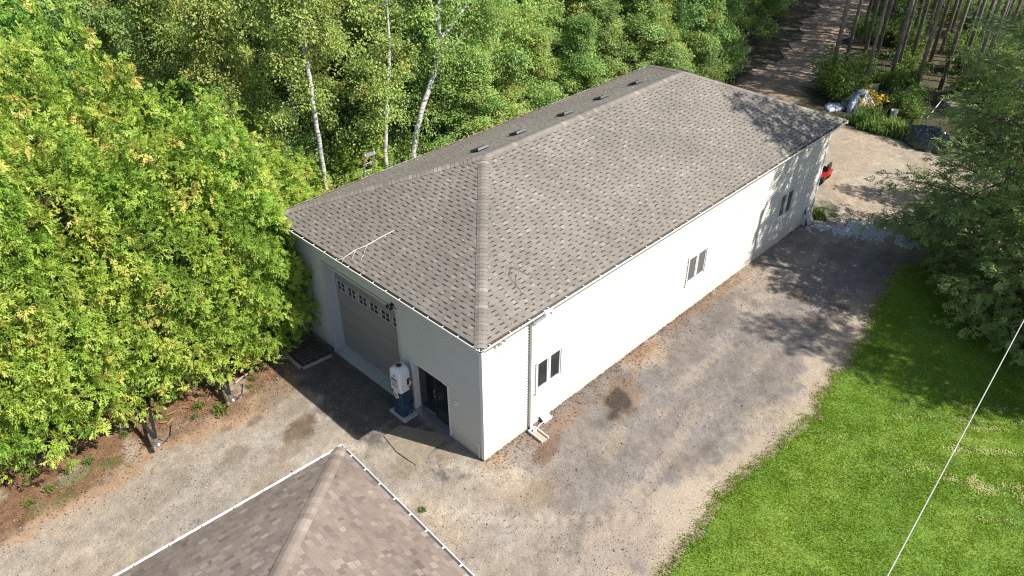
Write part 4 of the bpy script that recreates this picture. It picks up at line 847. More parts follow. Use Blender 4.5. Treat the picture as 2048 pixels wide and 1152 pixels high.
def inview(x, y, z=3, R=4):
    px, py, d = pix((x, y, z)); m = R*FPX/max(d, 1); return d > 3 and -m < px < 2048+m and -m-600 < py < 1152+m

CED = [cedar_mesh(100+i, H=9.0, R=1.95) for i in range(3)]
BRO = [broad_mesh(200, 12, 2.5, 1.2, 30, 72, 'leafA', 'birch'), broad_mesh(201, 13, 2.7, 1.6, 30, 72, 'leafB', 'bark', .115), broad_mesh(202, 11, 2.4, .8, 28, 74, 'leafA', 'birch', .1, tone0=.56), broad_mesh(203, 12, 2.6, 1.0, 28, 74, 'leafB', 'bark', .12, tone0=.4)]
PIN = [pine_mesh(300), pine_mesh(301)]
SHR = [shrub_mesh(400), shrub_mesh(401, 1.6, 1.0, 100), shrub_mesh(402, 3.2, 1.4, 190, 'leafB'), shrub_mesh(403, 1.0, .8, 60)]

# cedars along the drive
ORD = ['first', 'second', 'third', 'fourth', 'fifth', 'sixth', 'seventh', 'eighth', 'ninth', 'tenth', 'eleventh', 'twelfth']
rng = np.random.default_rng(21); n = 0
for (y, xs_, hs2) in [(10.1, np.arange(-17.5, -.4, 1.62), None), (12.9, np.arange(-18, .5, 1.85), None), (15.6, np.arange(-18, -1.5, 2.1), None), (18.6, np.arange(-19, -5, 2.4), None)]:
    for i, x in enumerate(xs_):
        x_ = x+rng.uniform(-.3, .3); y_ = y+rng.uniform(-.35, .35); hgt = np.interp(x_, [-16, -9, -5, -2, 0], [14.6, 13.0, 10.8, 8.8, 7.0])+rng.uniform(-.6, .6)+(y-10.5)*.42
        if not inview(x_, y_, 5, 3): continue
        s = hgt/9.0; wdt = rng.uniform(.92, 1.15) if y < 12 else rng.uniform(.95, 1.2)
        nth = ORD[len(xs_)-1-i]; lab = nth+' cedar from the workshop corner in the '+{10.1: 'front', 12.9: 'second', 15.6: 'third', 18.6: 'rearmost'}[y]+' row of the hedge'
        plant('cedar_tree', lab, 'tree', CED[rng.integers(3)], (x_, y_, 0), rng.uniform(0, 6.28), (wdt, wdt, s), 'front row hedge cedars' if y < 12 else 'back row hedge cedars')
for x, y, h in [(-.75, 10.35, 7.4), (-1.55, 9.65, 9.6), (.5, 11.2, 6.8)]:
    plant('cedar_tree', {7.4: 'green cedar close against the side wall by the workshop corner', 9.6: 'tall green cedar overhanging the front corner of the workshop roof', 6.8: 'short green cedar tucked behind the workshop corner'}[h], 'tree', CED[int(h*10) % 3], (x, y, 0), h*3, (.92, .92, h/9.0), 'cedars by the workshop corner')
# cedar shoots under the birches behind the roof
for (x, y, h) in [(1.2, 11.6, 5.6), (2.6, 12.9, 5.2), (5.2, 11.9, 3.6), (6.0, 13.6, 4.8), (1.6, 14.4, 6.8), (8.8, 13.2, 3.6)]:
    plant('cedar_tree', 'young green cedar below the birches behind the workshop', 'tree', CED[rng.integers(3)], (x, y, 0), rng.uniform(0, 6.28), (.85, .85, h/9), 'young cedars behind the workshop')
# broadleaf wood behind the workshop and behind the hedge
PATH = np.array([(24, 8.4), (34, 9.5), (42, 10.6), (50, 13.1), (58, 15.2), (75, 19.5), (110, 28)])
def path_y(x): return np.interp(x, PATH[:, 0], PATH[:, 1])
LB = ['pale-leaved birch with white trunk in the wood', 'dark green poplar with grey trunk in the wood', 'yellowing birch with white trunk in the wood', 'deep green leafy poplar with low boughs in the wood']
cnt = 0
for gy in np.arange(14.8, 62, 3.5):
    for gx in np.arange(-32, 84, 3.6):
        x, y = gx+rng.uniform(-1.2, 1.2), gy+rng.uniform(-1.2, 1.2)
        if y < path_y(x)+3.6+(1.2 if x > 30 else 0): continue
        if x < -1 and y < 21: continue
        if 2 < x < 14.5 and y < 16.2: continue
        if not inview(x, y, 5, 4): continue
        if math.hypot(x-CAM[0], y-CAM[1]) > 88: continue
        v = rng.choice(4, p=[.3, .25, .25, .2]); s = rng.uniform(.85, 1.15); cnt += 1
        where = ' behind the workshop roof' if (x > -1 and x < 27 and y < 24) else (' behind the cedar hedge' if x <= -1 else (' along the dirt track' if y < path_y(x)+8 and x > 27 else ' deep behind the front trees'))
        plant('broadleaf_tree', LB[v].replace(' in the wood', '')+where, 'tree', BRO[v], (x, y, 0), rng.uniform(0, 6.28), s, 'wood trees'+where)
# nearest leafy edge just behind the eave
for x in np.arange(11.2, 27.5, 2.5):
    y = 12.5+rng.uniform(-.2, 1.0)+max(0, (x-20))*.06; v = rng.choice([0, 2, 2, 3]); s = rng.uniform(.52, .72)
    plant('broadleaf_tree', ['young pale-leaved birch', '', 'young yellowing birch', 'young deep green poplar'][v]+' leaning over the back eave of the workshop', 'tree', BRO[v], (x+rng.uniform(-.3, .3), y, 0), rng.uniform(0, 6.28), (s*1.5, s*1.5, s), 'young trees along the back eave')
for (x, y, s, v) in [(30.5, 13.6, .95, 2), (34, 15.2, 1.05, 0), (38.5, 16.0, 1.0, 2), (28, 15, 1.0, 1)]:
    plant('broadleaf_tree', 'full leafy '+['pale birch', 'dark poplar', 'yellowing birch'][v]+' at the mouth of the dirt track', 'tree', BRO[v], (x, y, 0), rng.uniform(0, 6.28), s, 'trees at the mouth of the track')
# white birches with visible trunks, traced on their own standing plane
def birch(label, y, paths, leaves=True, seed=1, side=(0, 1)):
    """paths: list of (pixels, r0, r1); first path is the trunk, carried down to the ground"""
    t = None; rg_ = np.random.default_rng(seed); allp = []; b = B(); P0 = None
    for i, (pp, r0, r1) in enumerate(paths):
        Q = np.array([PY(*q, y) for q in pp])
        if i == 0:
            base = Q[0].copy(); base[0] -= .25; base[2] = -.1; Q = np.vstack([base, Q]); P0 = base.copy(); P0[2] = 0
        else: Q[:, 1] += np.linspace(0, rg_.uniform(-.5, .5), len(Q))
        ext = Q[-1]+(Q[-1]-Q[-2])/np.linalg.norm(Q[-1]-Q[-2])*rg_.uniform(2.5, 4.0)+np.array([0, .4, .6]); Q = np.vstack([Q, ext])
        s = np.linspace(0, 1, len(Q)); tt = np.linspace(0, 1, len(Q)*4); Qs = np.stack([np.interp(tt, s, Q[:, k_]) for k_ in range(3)], 1); Qs += rg_.normal(0, .012, Qs.shape)
        rr = .86*np.interp(tt, [0, .75, 1], [r0, r1, .02]); allp.append(Qs); b.tube(Qs-P0, rr, 9)
    t = thing('birch_tree', label, 'tree', P0.tolist()); o = b.build('trunk', M['birch'], t, smooth=True)
    if leaves:
        tp = [leaf_tpl(rg_, 26, .36, .1, .064) for _ in range(6)]; P = []
        tw = B()
        for Qs in allp:
            for k_ in range(40):
                j = rg_.integers(int(len(Qs)*.3), len(Qs)); a = rg_.uniform(0, 6.28); d = np.array([math.cos(a), math.sin(a)*.8+.55, rg_.uniform(-.4, .4)]); l = rg_.uniform(.8, 2.2)
                if Qs[j][2] < 4.2: continue
                q = branch_path(rg_, Qs[j], d, l, 4, -.5); tw.tube(q-P0, np.linspace(.016, .004, 5), 4, cap=False)
                for m_ in range(9): s_ = rg_.uniform(1, 4); k0 = min(int(s_), 3); P.append(q[k0]+(q[k0+1]-q[k0])*(s_-k0)+rg_.normal(0, .2, 3))
        P = np.array(P)-P0; n_ = len(P); az = rg_.uniform(0, 6.28, n_); X = np.stack([np.cos(az), np.sin(az), rg_.uniform(-.8, .1, n_)], 1)
        V, F, T = stamp(tp, rg_.integers(0, 6, n_), frames(X, np.array([0, 0, 1.])+rg_.normal(0, .35, (n_, 3))), P, rg_.uniform(.8, 1.3, n_), np.clip(.6+rg_.normal(0, .14, n_), 0, .95))
        tw.build('twigs', M['bark'], t)['kind'] = 'stuff'; mk('crown', V, [F], M['leafA'], t, tone=T)
    return t
birch('tall white birch with forked trunk behind the back eave', 12.5, [([(826, 312), (833, 268), (842, 225), (861, 166), (875, 121), (878, 80), (876, 35), (880, -40)], .16, .10), ([(861, 166), (885, 128), (913, 99), (936, 70)], .09, .05), ([(880, 80), (906, 42), (934, 3), (955, -40)], .095, .07), ([(875, 52), (866, 10), (862, -40)], .07, .05)], seed=3)
birch('slim straight white birch between ladder and forked birch', 12.6, [([(771, 312), (772, 226), (776, 174), (778, 135), (778, 90)], .115, .08)], seed=4)
birch('white birch with crooked trunk rising from the cedars', 12.3, [([(649, 354), (634, 260), (621, 174), (613, 121), (609, 69), (608, 0), (607, -40)], .11, .085), ([(612, 118), (596, 80), (588, 7), (586, -40)], .08, .06), ([(616, 140), (632, 90), (645, 60)], .04, .02)], seed=5)
birch('white birch with split trunk behind the forked birch', 14.3, [([(912, 250), (915, 222), (927, 149), (934, 87), (936, 0), (938, -40)], .13, .1), ([(930, 140), (945, 105), (958, 73), (966, 40)], .08, .05)], seed=6)
birch('short pale birch stem half hidden behind the eave', 13.4, [([(898, 262), (894, 225), (892, 196), (890, 150)], .12, .08)], seed=7, leaves=False)
# undergrowth behind the eave and at the wood edge
for i in range(150):
    x = rng.uniform(1.5, 34); y = 11.2+rng.random()**1.5*8
    if y < path_y(x)+2.6 and x > 26: continue
    if not inview(x, y, 1, 2): continue
    v = rng.choice([0, 2, 2, 1]); plant('shrub', ['leafy green', 'low spreading', 'tall dark-leaved', 'small'][v]+' shrub filling the wood edge behind the workshop', 'shrub', SHR[v], (x, y, 0), rng.uniform(0, 6.28), rng.uniform(.8, 1.3), 'undergrowth behind the workshop', ('stems', 'foliage'))
# pine plantation right of the track
for gx in np.arange(36.5, 84, 2.5):
    for gy in np.arange(-30, 24, 2.3):
        x, y = gx+rng.uniform(-.5, .5), gy+rng.uniform(-.5, .5)
        if y > path_y(x)-2.5 or (x < 38 and y < 4) or not inview(x, y, 3, 1.0): continue
        s = rng.uniform(.9, 1.12); plant('pine_tree', 'tall bare-stemmed pine '+('lining the dirt track' if y > path_y(x)-5 else 'in the plantation rows'), 'tree', PIN[rng.integers(2)], (x, y, 0), rng.uniform(0, 6.28), (s, s, s*1.05), 'pines lining the track' if y > path_y(x)-5 else 'plantation pines')
# pines further right that stand off frame but shade the plantation floor
for x, y in [(43, -9.5), (46, -12), (40.5, -5.5)]:
    plant('pine_tree', 'tall bare-stemmed pine behind the evergreens beside the yard', 'tree', PIN[0], (x, y, 0), x, 1.05, 'pines behind the evergreens')
for i in range(420):
    x = rng.uniform(33, 78); y = rng.uniform(-24, 18)
    if y > path_y(x)-2.3 or not inview(x, y, 1, 1.0): continue
    v = rng.choice([0, 1, 1, 3, 2], p=[.3, .25, .2, .15, .1]); plant('shrub', ['light green', 'low light green', 'tall darker green', 'tiny'][v]+' sapling among the plantation pines' if x > 40 else 'leafy bush at the edge of the gravel yard', 'shrub', SHR[v], (x, y, -.05), rng.uniform(0, 6.28), rng.uniform(.7, 1.25), 'saplings among the pines' if x > 40 else 'bushes at the yard edge', ('stems', 'foliage'))

# big evergreens at the right
CON = [conifer_mesh(500), conifer_mesh(501, 9.0, 3.0, 110, .25)]
plant('evergreen_tree', 'large dark spreading evergreen overhanging the gravel by the workshop corner', 'tree', CON[0], (20.7, -6.95, 0), 1.0, 1.0)
plant('evergreen_tree', 'low dense dark evergreen at the edge of the lawn', 'tree', CON[1], (17.9, -9.1, 0), 2.0, 1.0)
plant('evergreen_tree', 'feathery evergreen behind the large one beside the yard', 'tree', CON[0], (27.4, -7.6, 0), 3.6, .56)
plant('evergreen_tree', 'small evergreen by the dark tarpaulin heap', 'tree', CON[1], (34.2, -5.4, 0), 4.4, .85)
plant('evergreen_tree', 'evergreen shading the lawn beside the overhead cable', 'tree', CON[0], (16.6, -14.2, 0), 5.2, .84, 'evergreens shading the lawn')
plant('evergreen_tree', 'evergreen shading the lawn beside the overhead cable', 'tree', CON[0], (23.5, -12.5, 0), .4, .9, 'evergreens shading the lawn')

# ------------------------------------------------------------------ fallen leaves, twigs, weeds
def litter(name, label, P, N, sz, tone, seed, mat='deadleaf'):
    r_ = np.random.default_rng(seed); n_ = len(P); X = r_.normal(0, 1, (n_, 3)); X[:, 2] *= .2; Z = N+r_.normal(0, .3, (n_, 3)); Fr = frames(X, Z)
    base = A_([[-.5, 0, .02], [0, .32, .05], [.5, 0, .0], [0, -.32, .05]]); V = np.einsum('nij,kj->nki', Fr, base)*sz[:, None, None]+P[:, None]
    F = (A_([[0, 1, 2], [0, 2, 3]])[None]+4*np.arange(n_)[:, None, None]).reshape(-1, 3)
    return tag(mk(name, V.reshape(-1, 3), [F], M[mat], tone=np.repeat(tone, 4)), label, 'leaves', kind='stuff')
r_ = np.random.default_rng(77)
def roofpts(n_, side, vlo, vhi, ulo=0, uhi=1):
    O, U, Vd, N = faces[side][:4]; v = r_.uniform(vlo, vhi, n_)*sl_len; L_ = LX if side in (0, 2) else LY; lo, hi = v*ca, L_-v*ca; u = lo+(hi-lo)*r_.uniform(ulo, uhi, n_)
    return O+U*u[:, None]+Vd*v[:, None]+N*.022, np.tile(N, (n_, 1))
P, N_ = roofpts(170, 0, .02, .98); P2, N2 = roofpts(60, 1, .02, .95); P3, N3 = roofpts(160, 2, .02, .9); P4, N4 = roofpts(1500, 2, .0, .055, .02, .98)
keep = fbm(P4[:, 0]*.5, P4[:, 1]*0, 3, 5) > .42; P4, N4 = P4[keep], N4[keep]
PP = np.vstack([P, P2, P3, P4]); NN = np.vstack([N_, N2, N3, N4]); tn = np.concatenate([r_.uniform(.5, 1, len(P)+len(P2)+len(P3)), r_.uniform(0, .6, len(P4))])
litter('roof_leaves', 'dry brown leaves scattered on the workshop roof and along its back eave', PP, NN, r_.uniform(.04, .085, len(PP)), tn, 1)
n_ = 1500; xx = r_.uniform(-.3, LN+.3, n_); kp = fbm(xx*.55, xx*0, 3, 8) > np.interp(xx, [0, 2, 3, 6, 8, 14, 16, 20], [.42, .42, .62, .6, .4, .38, .55, .5]); xx = xx[kp]; n_ = len(xx)
Pg = np.stack([xx, -OV+r_.uniform(.015, .11, n_), HE-r_.uniform(-.01, .05, n_)], 1)
n2 = 420; yy = r_.uniform(3.8, W+.3, n2); kp = r_.random(n2) < np.interp(yy, [3.8, 6, 9.5], [.2, .8, 1]); yy = yy[kp]; Pf = np.stack([-OV+r_.uniform(.015, .1, len(yy)), yy, HE-r_.uniform(.01, .07, len(yy))], 1)
Pg = np.vstack([Pg, Pf]); litter('gutter_leaves', 'reddish brown dead leaves lying in the workshop gutters', Pg, np.tile([0, 0, 1.], (len(Pg), 1)), r_.uniform(.035, .075, len(Pg)), r_.uniform(0, .5, len(Pg)), 2)
n_ = 2600; xx = r_.uniform(0, LN, n_); yy = -.04-r_.random(n_)**2.2*1.1; kp = fbm(xx*.6, yy*.9, 3, 13) > .5; Pa = np.stack([xx, yy, 0*xx+.03], 1)[kp]
n_ = 700; Pb = np.stack([r_.uniform(-11, 18, n_), r_.uniform(-5.5, 8.5, n_), np.full(n_, .035)], 1); Pb = Pb[~((Pb[:, 0] > -.05) & (Pb[:, 1] > 0)) & (Pb[:, 1] > lawn_b(Pb[:, 0])) & (fbm(Pb[:, 0]*.5, Pb[:, 1]*.5, 3, 15) > .52)]
n_ = 1900; xx = r_.uniform(-12, -.6, n_); hb = np.interp(xx, [-24, -10.5, -8, -6.3, -4, -2.4, -1, .2], [6.6, 7.2, 7.35, 7.7, 7.2, 7.3, 8.3, 9.4]); Pc = np.stack([xx, hb+r_.normal(.45, .55, n_), np.full(n_, .035)], 1)
Pl = np.vstack([Pa, Pb, Pc]); litter('ground_leaves', 'dry orange and brown leaves scattered on the gravel and under the hedge', Pl, np.tile([0, 0, 1.], (len(Pl), 1)), r_.uniform(.03, .07, len(Pl)), r_.random(len(Pl))**1.6*.75, 3)
def on_roof(px, py, side):
    O, U, Vd, N = faces[side][:4]; d = ray(px, py); t = np.dot(O-CAM, N)/np.dot(d, N); return CAM+d*t+N*.03
st = B(); q = [on_roof(a, b_, 1) for a, b_ in [(789, 462), (760, 478), (735, 492), (712, 502), (690, 516), (672, 524)]]; st.tube([p_+A_([0, 0, .012*(i % 2)]) for i, p_ in enumerate(q)], [.012, .016, .016, .013, .009, .005], 6)
for a, b_ in [((735, 492), (728, 512)), ((712, 502), (704, 522)), ((712, 502), (690, 504)), ((728, 512), (722, 524)), ((690, 516), (684, 528)), ((690, 516), (668, 514))]: st.tube([on_roof(*a, 1), (on_roof(*a, 1)+on_roof(*b_, 1))/2+A_([0, 0, .03]), on_roof(*b_, 1)], [.007, .005, .003], 5)
tag(st.build('fallen_branch', M['stick']), 'bleached fallen branch lying on the front roof slope', 'branch')
st = B()
for pl in [[(1052, 549), (1040, 543), (1028, 537), (1021, 540), (1017, 552)], [(1032, 572), (1031, 560), (1033, 551)], [(1017, 552), (1024, 562), (1032, 572)], [(1032, 572), (1040, 580), (1043, 590)], [(1047, 535), (1043, 528), (1044, 524)]]: st.tube([on_roof(*p_, 0)+A_([0, 0, .012]) for p_ in pl], .006, 5)
tag(st.build('fallen_twig', M['twig']), 'thin dark curled twig lying on the long roof slope', 'twig')
def weed_mesh(seed, H=.5, n=60, fl=0):
    r = np.random.default_rng(seed); V, F, T = [], [], []
    for i in range(n):
        a = r.uniform(0, 6.28); p = r.normal(0, .16, 2); h = H*r.uniform(.5, 1.1); ln = r.uniform(.1, .5)*h; s = A_([-math.sin(a), math.cos(a)])*.018; b0 = len(V); tip = p+A_([math.cos(a), math.sin(a)])*ln
        V += [[p[0]-s[0], p[1]-s[1], 0], [p[0]+s[0], p[1]+s[1], 0], [(p[0]+tip[0])/2+s[0]*1.6, (p[1]+tip[1])/2+s[1]*1.6, h*.65], [(p[0]+tip[0])/2-s[0]*1.6, (p[1]+tip[1])/2-s[1]*1.6, h*.65], [tip[0], tip[1], h]]
        tn = r.uniform(.2, .8); T += [tn-.1]*2+[tn]*2+[tn+.1 if tn < .75 else .84]; F += [[b0, b0+1, b0+2], [b0, b0+2, b0+3], [b0+3, b0+2, b0+4]]
        for k_ in range(4):
            c = A_([*(p+(tip-p)*.7*k_/4), h*(.25+.18*k_)]); e = c+A_([*r.normal(0, .09, 2), .02]); w_ = A_([*r.normal(0, .02, 2), .01]); b0 = len(V); V += [c.tolist(), ((c+e)/2+w_).tolist(), e.tolist()]; T += [tn]*3; F.append([b0, b0+1, b0+2])
    fV, fF, fT = [], [], []
    for i in range(fl):
        c = A_([*r.normal(0, .17, 2), H*r.uniform(.95, 1.3)])
        for k_ in range(9): p = c+r.normal(0, .05, 3); b0 = len(fV); fV += [(p+r.normal(0, .03, 3)).tolist() for _ in range(3)]; fT += [r.uniform(.9, 1)]*3; fF.append([b0, b0+1, b0+2])
    return mk('leaves', V, [A_(F)], M['weed'], tone=np.clip(T, 0, .85), data_only=True), (mk('flowers', fV, [A_(fF)], M['weed'], tone=fT, data_only=True) if fl else None)
WD = [weed_mesh(1, .45), weed_mesh(2, .7), weed_mesh(3, 1.0, 46, 9)]
for px, py in [(1718, 238), (1732, 232), (1745, 236), (1722, 222), (1726, 252), (1738, 222), (1752, 243)]:
    c = G(px, py); plant('goldenrod_plant', 'goldenrod with yellow flower heads at the back edge of the yard', 'plant', WD[2], (c[0], c[1], 0), rng.uniform(0, 6), rng.uniform(.9, 1.25), 'goldenrod at the yard edge', ('leaves', 'flowers'))
for i in range(70):
    t = rng.random(); px = 1712+t*125+rng.normal(0, 4); py = 252+t*36+rng.normal(0, 5)-8; c = G(px, py); plant('weed', 'bright green weed clump along the back edge of the gravel', 'plant', WD[rng.integers(2)], (c[0], c[1], 0), rng.uniform(0, 6), rng.uniform(.7, 1.2), 'weeds along the yard edge', ('leaves',))
for px, py, s in [(400, 815, .5), (445, 825, .6), (438, 818, .45), (505, 760, .35), (390, 835, .3), (250, 870, .35), (180, 925, .4), (100, 980, .4), (845, 1022, .3), (612, 1008, .0), (60, 1010, .4), (500, 775, .3), (415, 770, .3)]:
    if s <= 0: continue
    c = G(px, py); plant('weed', 'small low weed growing in the bare dirt by the drive', 'plant', WD[0], (c[0], c[1], 0), px, s, 'small weeds by the drive', ('leaves',))
c = G(1598, 452)
for i in range(14):
    c = G(1622+rng.uniform(-6, 20), 436+rng.uniform(-10, 10)); plant('weed', 'dark weed tuft beside the far corner of the workshop', 'plant', WD[0], (max(c[0], 20.5), c[1], 0), rng.uniform(0, 6), rng.uniform(.4, .8), 'weeds by the workshop corner', ('leaves',))

# ------------------------------------------------------------------ things about the yard
# vintage fuel pump on its slab
def fuel_pump():
    t = thing('fuel_pump', 'old white and navy fuel pump with round-shouldered top beside the glass door', 'fuel pump', (-.38, 3.26, 0))
    b = B(); b.box(-.27, .27, -.38, .38, -.03, .06); b.build('base_slab', M['concrete'], t)
    def shell(z0_, z1_, hx, hy, r, n=5, top=None):
        pts = []
        for cx, cy_, a0 in ((hx-r, hy-r, 0), (-hx+r, hy-r, 90), (-hx+r, -hy+r, 180), (hx-r, -hy+r, 270)):
            for i in range(n): a = math.radians(a0+90*i/(n-1)); pts.append((cx+r*math.cos(a), cy_+r*math.sin(a)))
        return pts
    def loft(rings, mat, name):
        b = B(); V = []; n = len(rings[0][0])
        for pts, z in rings: V += [[p[0], p[1], z] for p in pts]
        Q = [[i*n+k_, i*n+(k_+1) % n, (i+1)*n+(k_+1) % n, (i+1)*n+k_] for i in range(len(rings)-1) for k_ in range(n)]
        V += [[0, 0, rings[-1][1]], [0, 0, rings[0][1]]]; m = len(rings); Tt = [[m*n, (m-1)*n+k_, (m-1)*n+(k_+1) % n] for k_ in range(n)]+[[m*n+1, (k_+1) % n, k_] for k_ in range(n)]
        b.add(V, Q, Tt); return b.build(name, mat, t, smooth=False)
    loft([(shell(0, 0, .20, .245, .05), .06), (shell(0, 0, .20, .245, .05), .12), (shell(0, 0, .19, .235, .05), .14), (shell(0, 0, .19, .235, .05), 1.06)], M['pumpblue'], 'lower_cabinet')
    up_ = loft([(shell(0, 0, .205, .25, .06), 1.06), (shell(0, 0, .21, .255, .06), 1.1), (shell(0, 0, .21, .255, .06), 1.74), (shell(0, 0, .205, .24, .065), 1.81), (shell(0, 0, .195, .20, .07), 1.87), (shell(0, 0, .18, .14, .08), 1.915), (shell(0, 0, .15, .09, .08), 1.94)], M['pumpwhite'], 'upper_cabinet')
    b = B(); b.lathe([(.085, 1.94), (.09, 1.965), (.07, 1.97), (.062, 1.94)], 18); b.build('globe_collar', plain('rusty_collar', (.2, .07, .04), .8), t)
    b = B(); b.lathe([(.0, 1.95), (.06, 1.951)], 16); b.build('globe_hole', M['black'], t)
    xf = -.212
    b = B(); b.box(xf-.012, xf, -.15, .15, 1.24, 1.58); b.build('dial_bezel', M['signwhite'], t)
    b = B(); b.box(xf-.016, xf-.0121, -.13, .13, 1.50, 1.555); b.box(xf-.016, xf-.0121, -.13, .13, 1.255, 1.29); b.box(xf-.0162, xf-.0121, -.134, -.122, 1.291, 1.499); b.box(xf-.0162, xf-.0121, .122, .134, 1.291, 1.499); b.box(xf-.016, xf-.0121, -.05, -.01, 1.37, 1.39); b.build('dial_trim', M['black'], t)
    b = B(); b.box(xf-.015, xf-.0122, -.12, .12, 1.292, 1.498); b.build('dial_glass', M['pumpglass'], t)
    b = B(); b.lathe([(.03, 0), (.03, .012), (.0, .013)], 14, (xf, .0, 1.66), frame((0, 0, 1), (-1, 0, 0))); b.build('badge', M['darkmetal'], t)
    b = B(); b.add([[xf-.002, -.12, 1.10], [xf-.002, .12, 1.10], [xf-.002, .07, .93], [xf-.002, -.07, .93], [xf+.03, -.12, 1.10], [xf+.03, .12, 1.10], [xf+.03, .07, .93], [xf+.03, -.07, .93]], [[0, 1, 2, 3], [0, 3, 7, 4], [1, 5, 6, 2], [3, 2, 6, 7]]); b.build('front_apron', M['pumpwhite'], t)
    b = B(); b.add([[xf-.012, -.13, .98], [xf-.012, .13, .98], [xf-.012, .13, .83], [xf-.012, .05, .81], [xf-.012, 0, .76], [xf-.012, -.05, .81], [xf-.012, -.13, .83]]+[[xf-.003, y_, z_] for y_, z_ in ((-.13, .98), (.13, .98), (.13, .83), (.05, .81), (0, .76), (-.05, .81), (-.13, .83))], [[i, (i+1) % 7, 7+(i+1) % 7, 7+i] for i in range(7)], [[0, 1, 2], [0, 2, 6], [2, 3, 6], [3, 5, 6], [3, 4, 5]]); b.build('maker_plate', M['signwhite'], t)
    b = B(); xs = xf-.0165
    def stroke(p0, p1, w_=.02): b.bar((xs, *p0), (xs, *p1), w_, .006, up=(1, 0, 0))
    for p0, p1 in [((.10, .95), (.055, .95)), ((.078, .95), (.078, .88)), ((.078, .88), (.105, .875)), ((.04, .95), (-.02, .87)), ((-.02, .95), (.04, .87)), ((-.05, .95), (-.1, .945)), ((-.05, .95), (-.05, .875)), ((-.05, .875), (-.1, .875))]: stroke(p0, p1)
    b.build('plate_lettering', M['red'], t)
    ys = -.257
    b = B(); b.box(.05, .15, ys-.03, ys, 1.30, 1.52); b.build('nozzle_boot', M['black'], t)
    b = B(); b.tube([(.1, ys-.05, 1.50), (.13, ys-.06, 1.42), (.1, ys-.07, 1.34), (.08, ys-.05, 1.27)], [.016, .024, .02, .014], 8); b.tube([(.1, ys-.06, 1.45), (.16, ys-.07, 1.4), (.15, ys-.06, 1.33)], .01, 6); b.build('nozzle', M['alu'], t)
    b = B(); b.tube([(.1, ys-.04, 1.28), (.16, ys-.05, 1.0), (.2, ys-.03, .6), (.215, ys+.05, .4), (.205, ys+.1, .75)], .018, 8); b.build('hose', M['black'], t)
fuel_pump()
# dark pallet against the front wall
def pallet():
    c = G(632, 692); t = thing('pallet', 'dark slatted pallet lying beside the garage door', 'pallet', (-.78, 8.2, 0), 0)
    for i in range(10): b = B(); yy = -.72+i*.16; b.box(-.52, .50, yy-.045, yy+.045, .115, .135); b.build('slat', M['darkwood'], t)
    for xx in (-.48, 0, .46): b = B(); b.box(xx-.04, xx+.04, -.77, .77, .02, .114); b.build('stringer', M['darkwood'], t)
    for i in range(4): b = B(); yy = -.7+i*.46; b.box(-.52, .50, yy-.045, yy+.045, .0, .02); b.build('bottom_slat', M['darkwood'], t)
pallet()
b = B(); b.bar((-1.47, 7.42, .05), (-1.4, 9.05, .05), .11, .07, tone=.5); tag(b.build('timber', M['wood']), 'weathered timber lying along the dark pallet', 'timber')
b = B(); b.bar((-1.42, 7.32, .05), (-.35, 7.2, .05), .1, .06); tag(b.build('timber', M['wood']), 'greenish timber across the end of the dark pallet', 'timber')
b = B(); rr_ = np.random.default_rng(4)
for i in range(5): a = A_([-2.0+rr_.uniform(-.3, .4), 8.3+rr_.uniform(-.35, .35), .03]); b.bar(a, a+A_([rr_.uniform(-.25, .25), rr_.uniform(-.25, .25), .01]), .03, .015)
tag(b.build('wood_scraps', M['stick'], None), 'pale wood splinters on the dirt by the pallet', 'wood scraps', kind='stuff')
# two trailers with their drawbars poking out of the hedge
def trailer(tip, heading, label):
    t = thing('trailer', label, 'trailer', (float(tip[0]), float(tip[1]), 0), heading)      # local -x is the tip side
    b = B(); b.bar((.1, 0, .42), (2.7, .36, .46), .09, .1); b.build('drawbar_arm', M['darkmetal'], t); b = B(); b.bar((.1, 0, .42), (2.7, -.36, .46), .09, .1); b.build('drawbar_arm', M['darkmetal'], t)
    b = B(); b.box(-.12, .3, -.055, .055, .38, .47); b.lathe([(.05, .34), (.075, .38), (.075, .44), (.04, .48)], 12, (-.12, 0, 0)); b.build('coupler', M['steel'], t)
    b = B(); b.tube([(.32, .13, .06), (.32, .13, .56)], .025, 8); b.lathe([(.09, .0), (.09, .03), (.03, .06)], 12, (.32, .13, .0)); b.build('jack', M['steel'], t)
    b = B(); b.tube([(.15, -.06, .38), (.2, -.22, .14), (.5, -.42, .03), (.95, -.58, .03)], .014, 6); b.build('chain', M['darkmetal'], t)
    b = B(); b.bar((2.7, -.85, .46), (2.7, .85, .46), .08, .1); b.bar((5.4, -.85, .46), (5.4, .85, .46), .08, .1); b.bar((2.75, -.85, .46), (5.35, -.85, .46), .08, .1); b.bar((2.75, .85, .46), (5.35, .85, .46), .08, .1); b.build('frame', M['darkmetal'], t)
    for i in range(8): b = B(); yy = -.74+i*.212; b.box(2.75, 5.35, yy-.1, yy+.1, .512, .54); b.build('deck_board', M['wood'], t)
    for s in (-1, 1): b = B(); b.lathe([(.0, -.1), (.16, -.1), (.18, -.06), (.31, -.1), (.33, 0), (.31, .1), (.18, .06), (.16, .1), (0, .1)], 18, (4.2, s*1.02, .33), frame((1, 0, 0), (0, 1, 0))); b.build('wheel', M['black'], t)
tp1, tp2 = G(314, 884, .42), G(463, 796, .42)
trailer(tp1, math.radians(80), 'dark steel trailer drawbar with chain under the cedar hedge beside the pale drive'); trailer(tp2, math.radians(78), 'dark trailer drawbar poking from the hedge near the wood chips and workshop')
b = B(); rr_ = np.random.default_rng(14)
for i in range(14): a = A_([-5.3+rr_.uniform(-.9, 1.4), 8.35+rr_.uniform(-.3, .4), .03]); b.bar(a, a+A_([rr_.uniform(-.3, .3), rr_.uniform(-.2, .2), .015]), .05, .02)
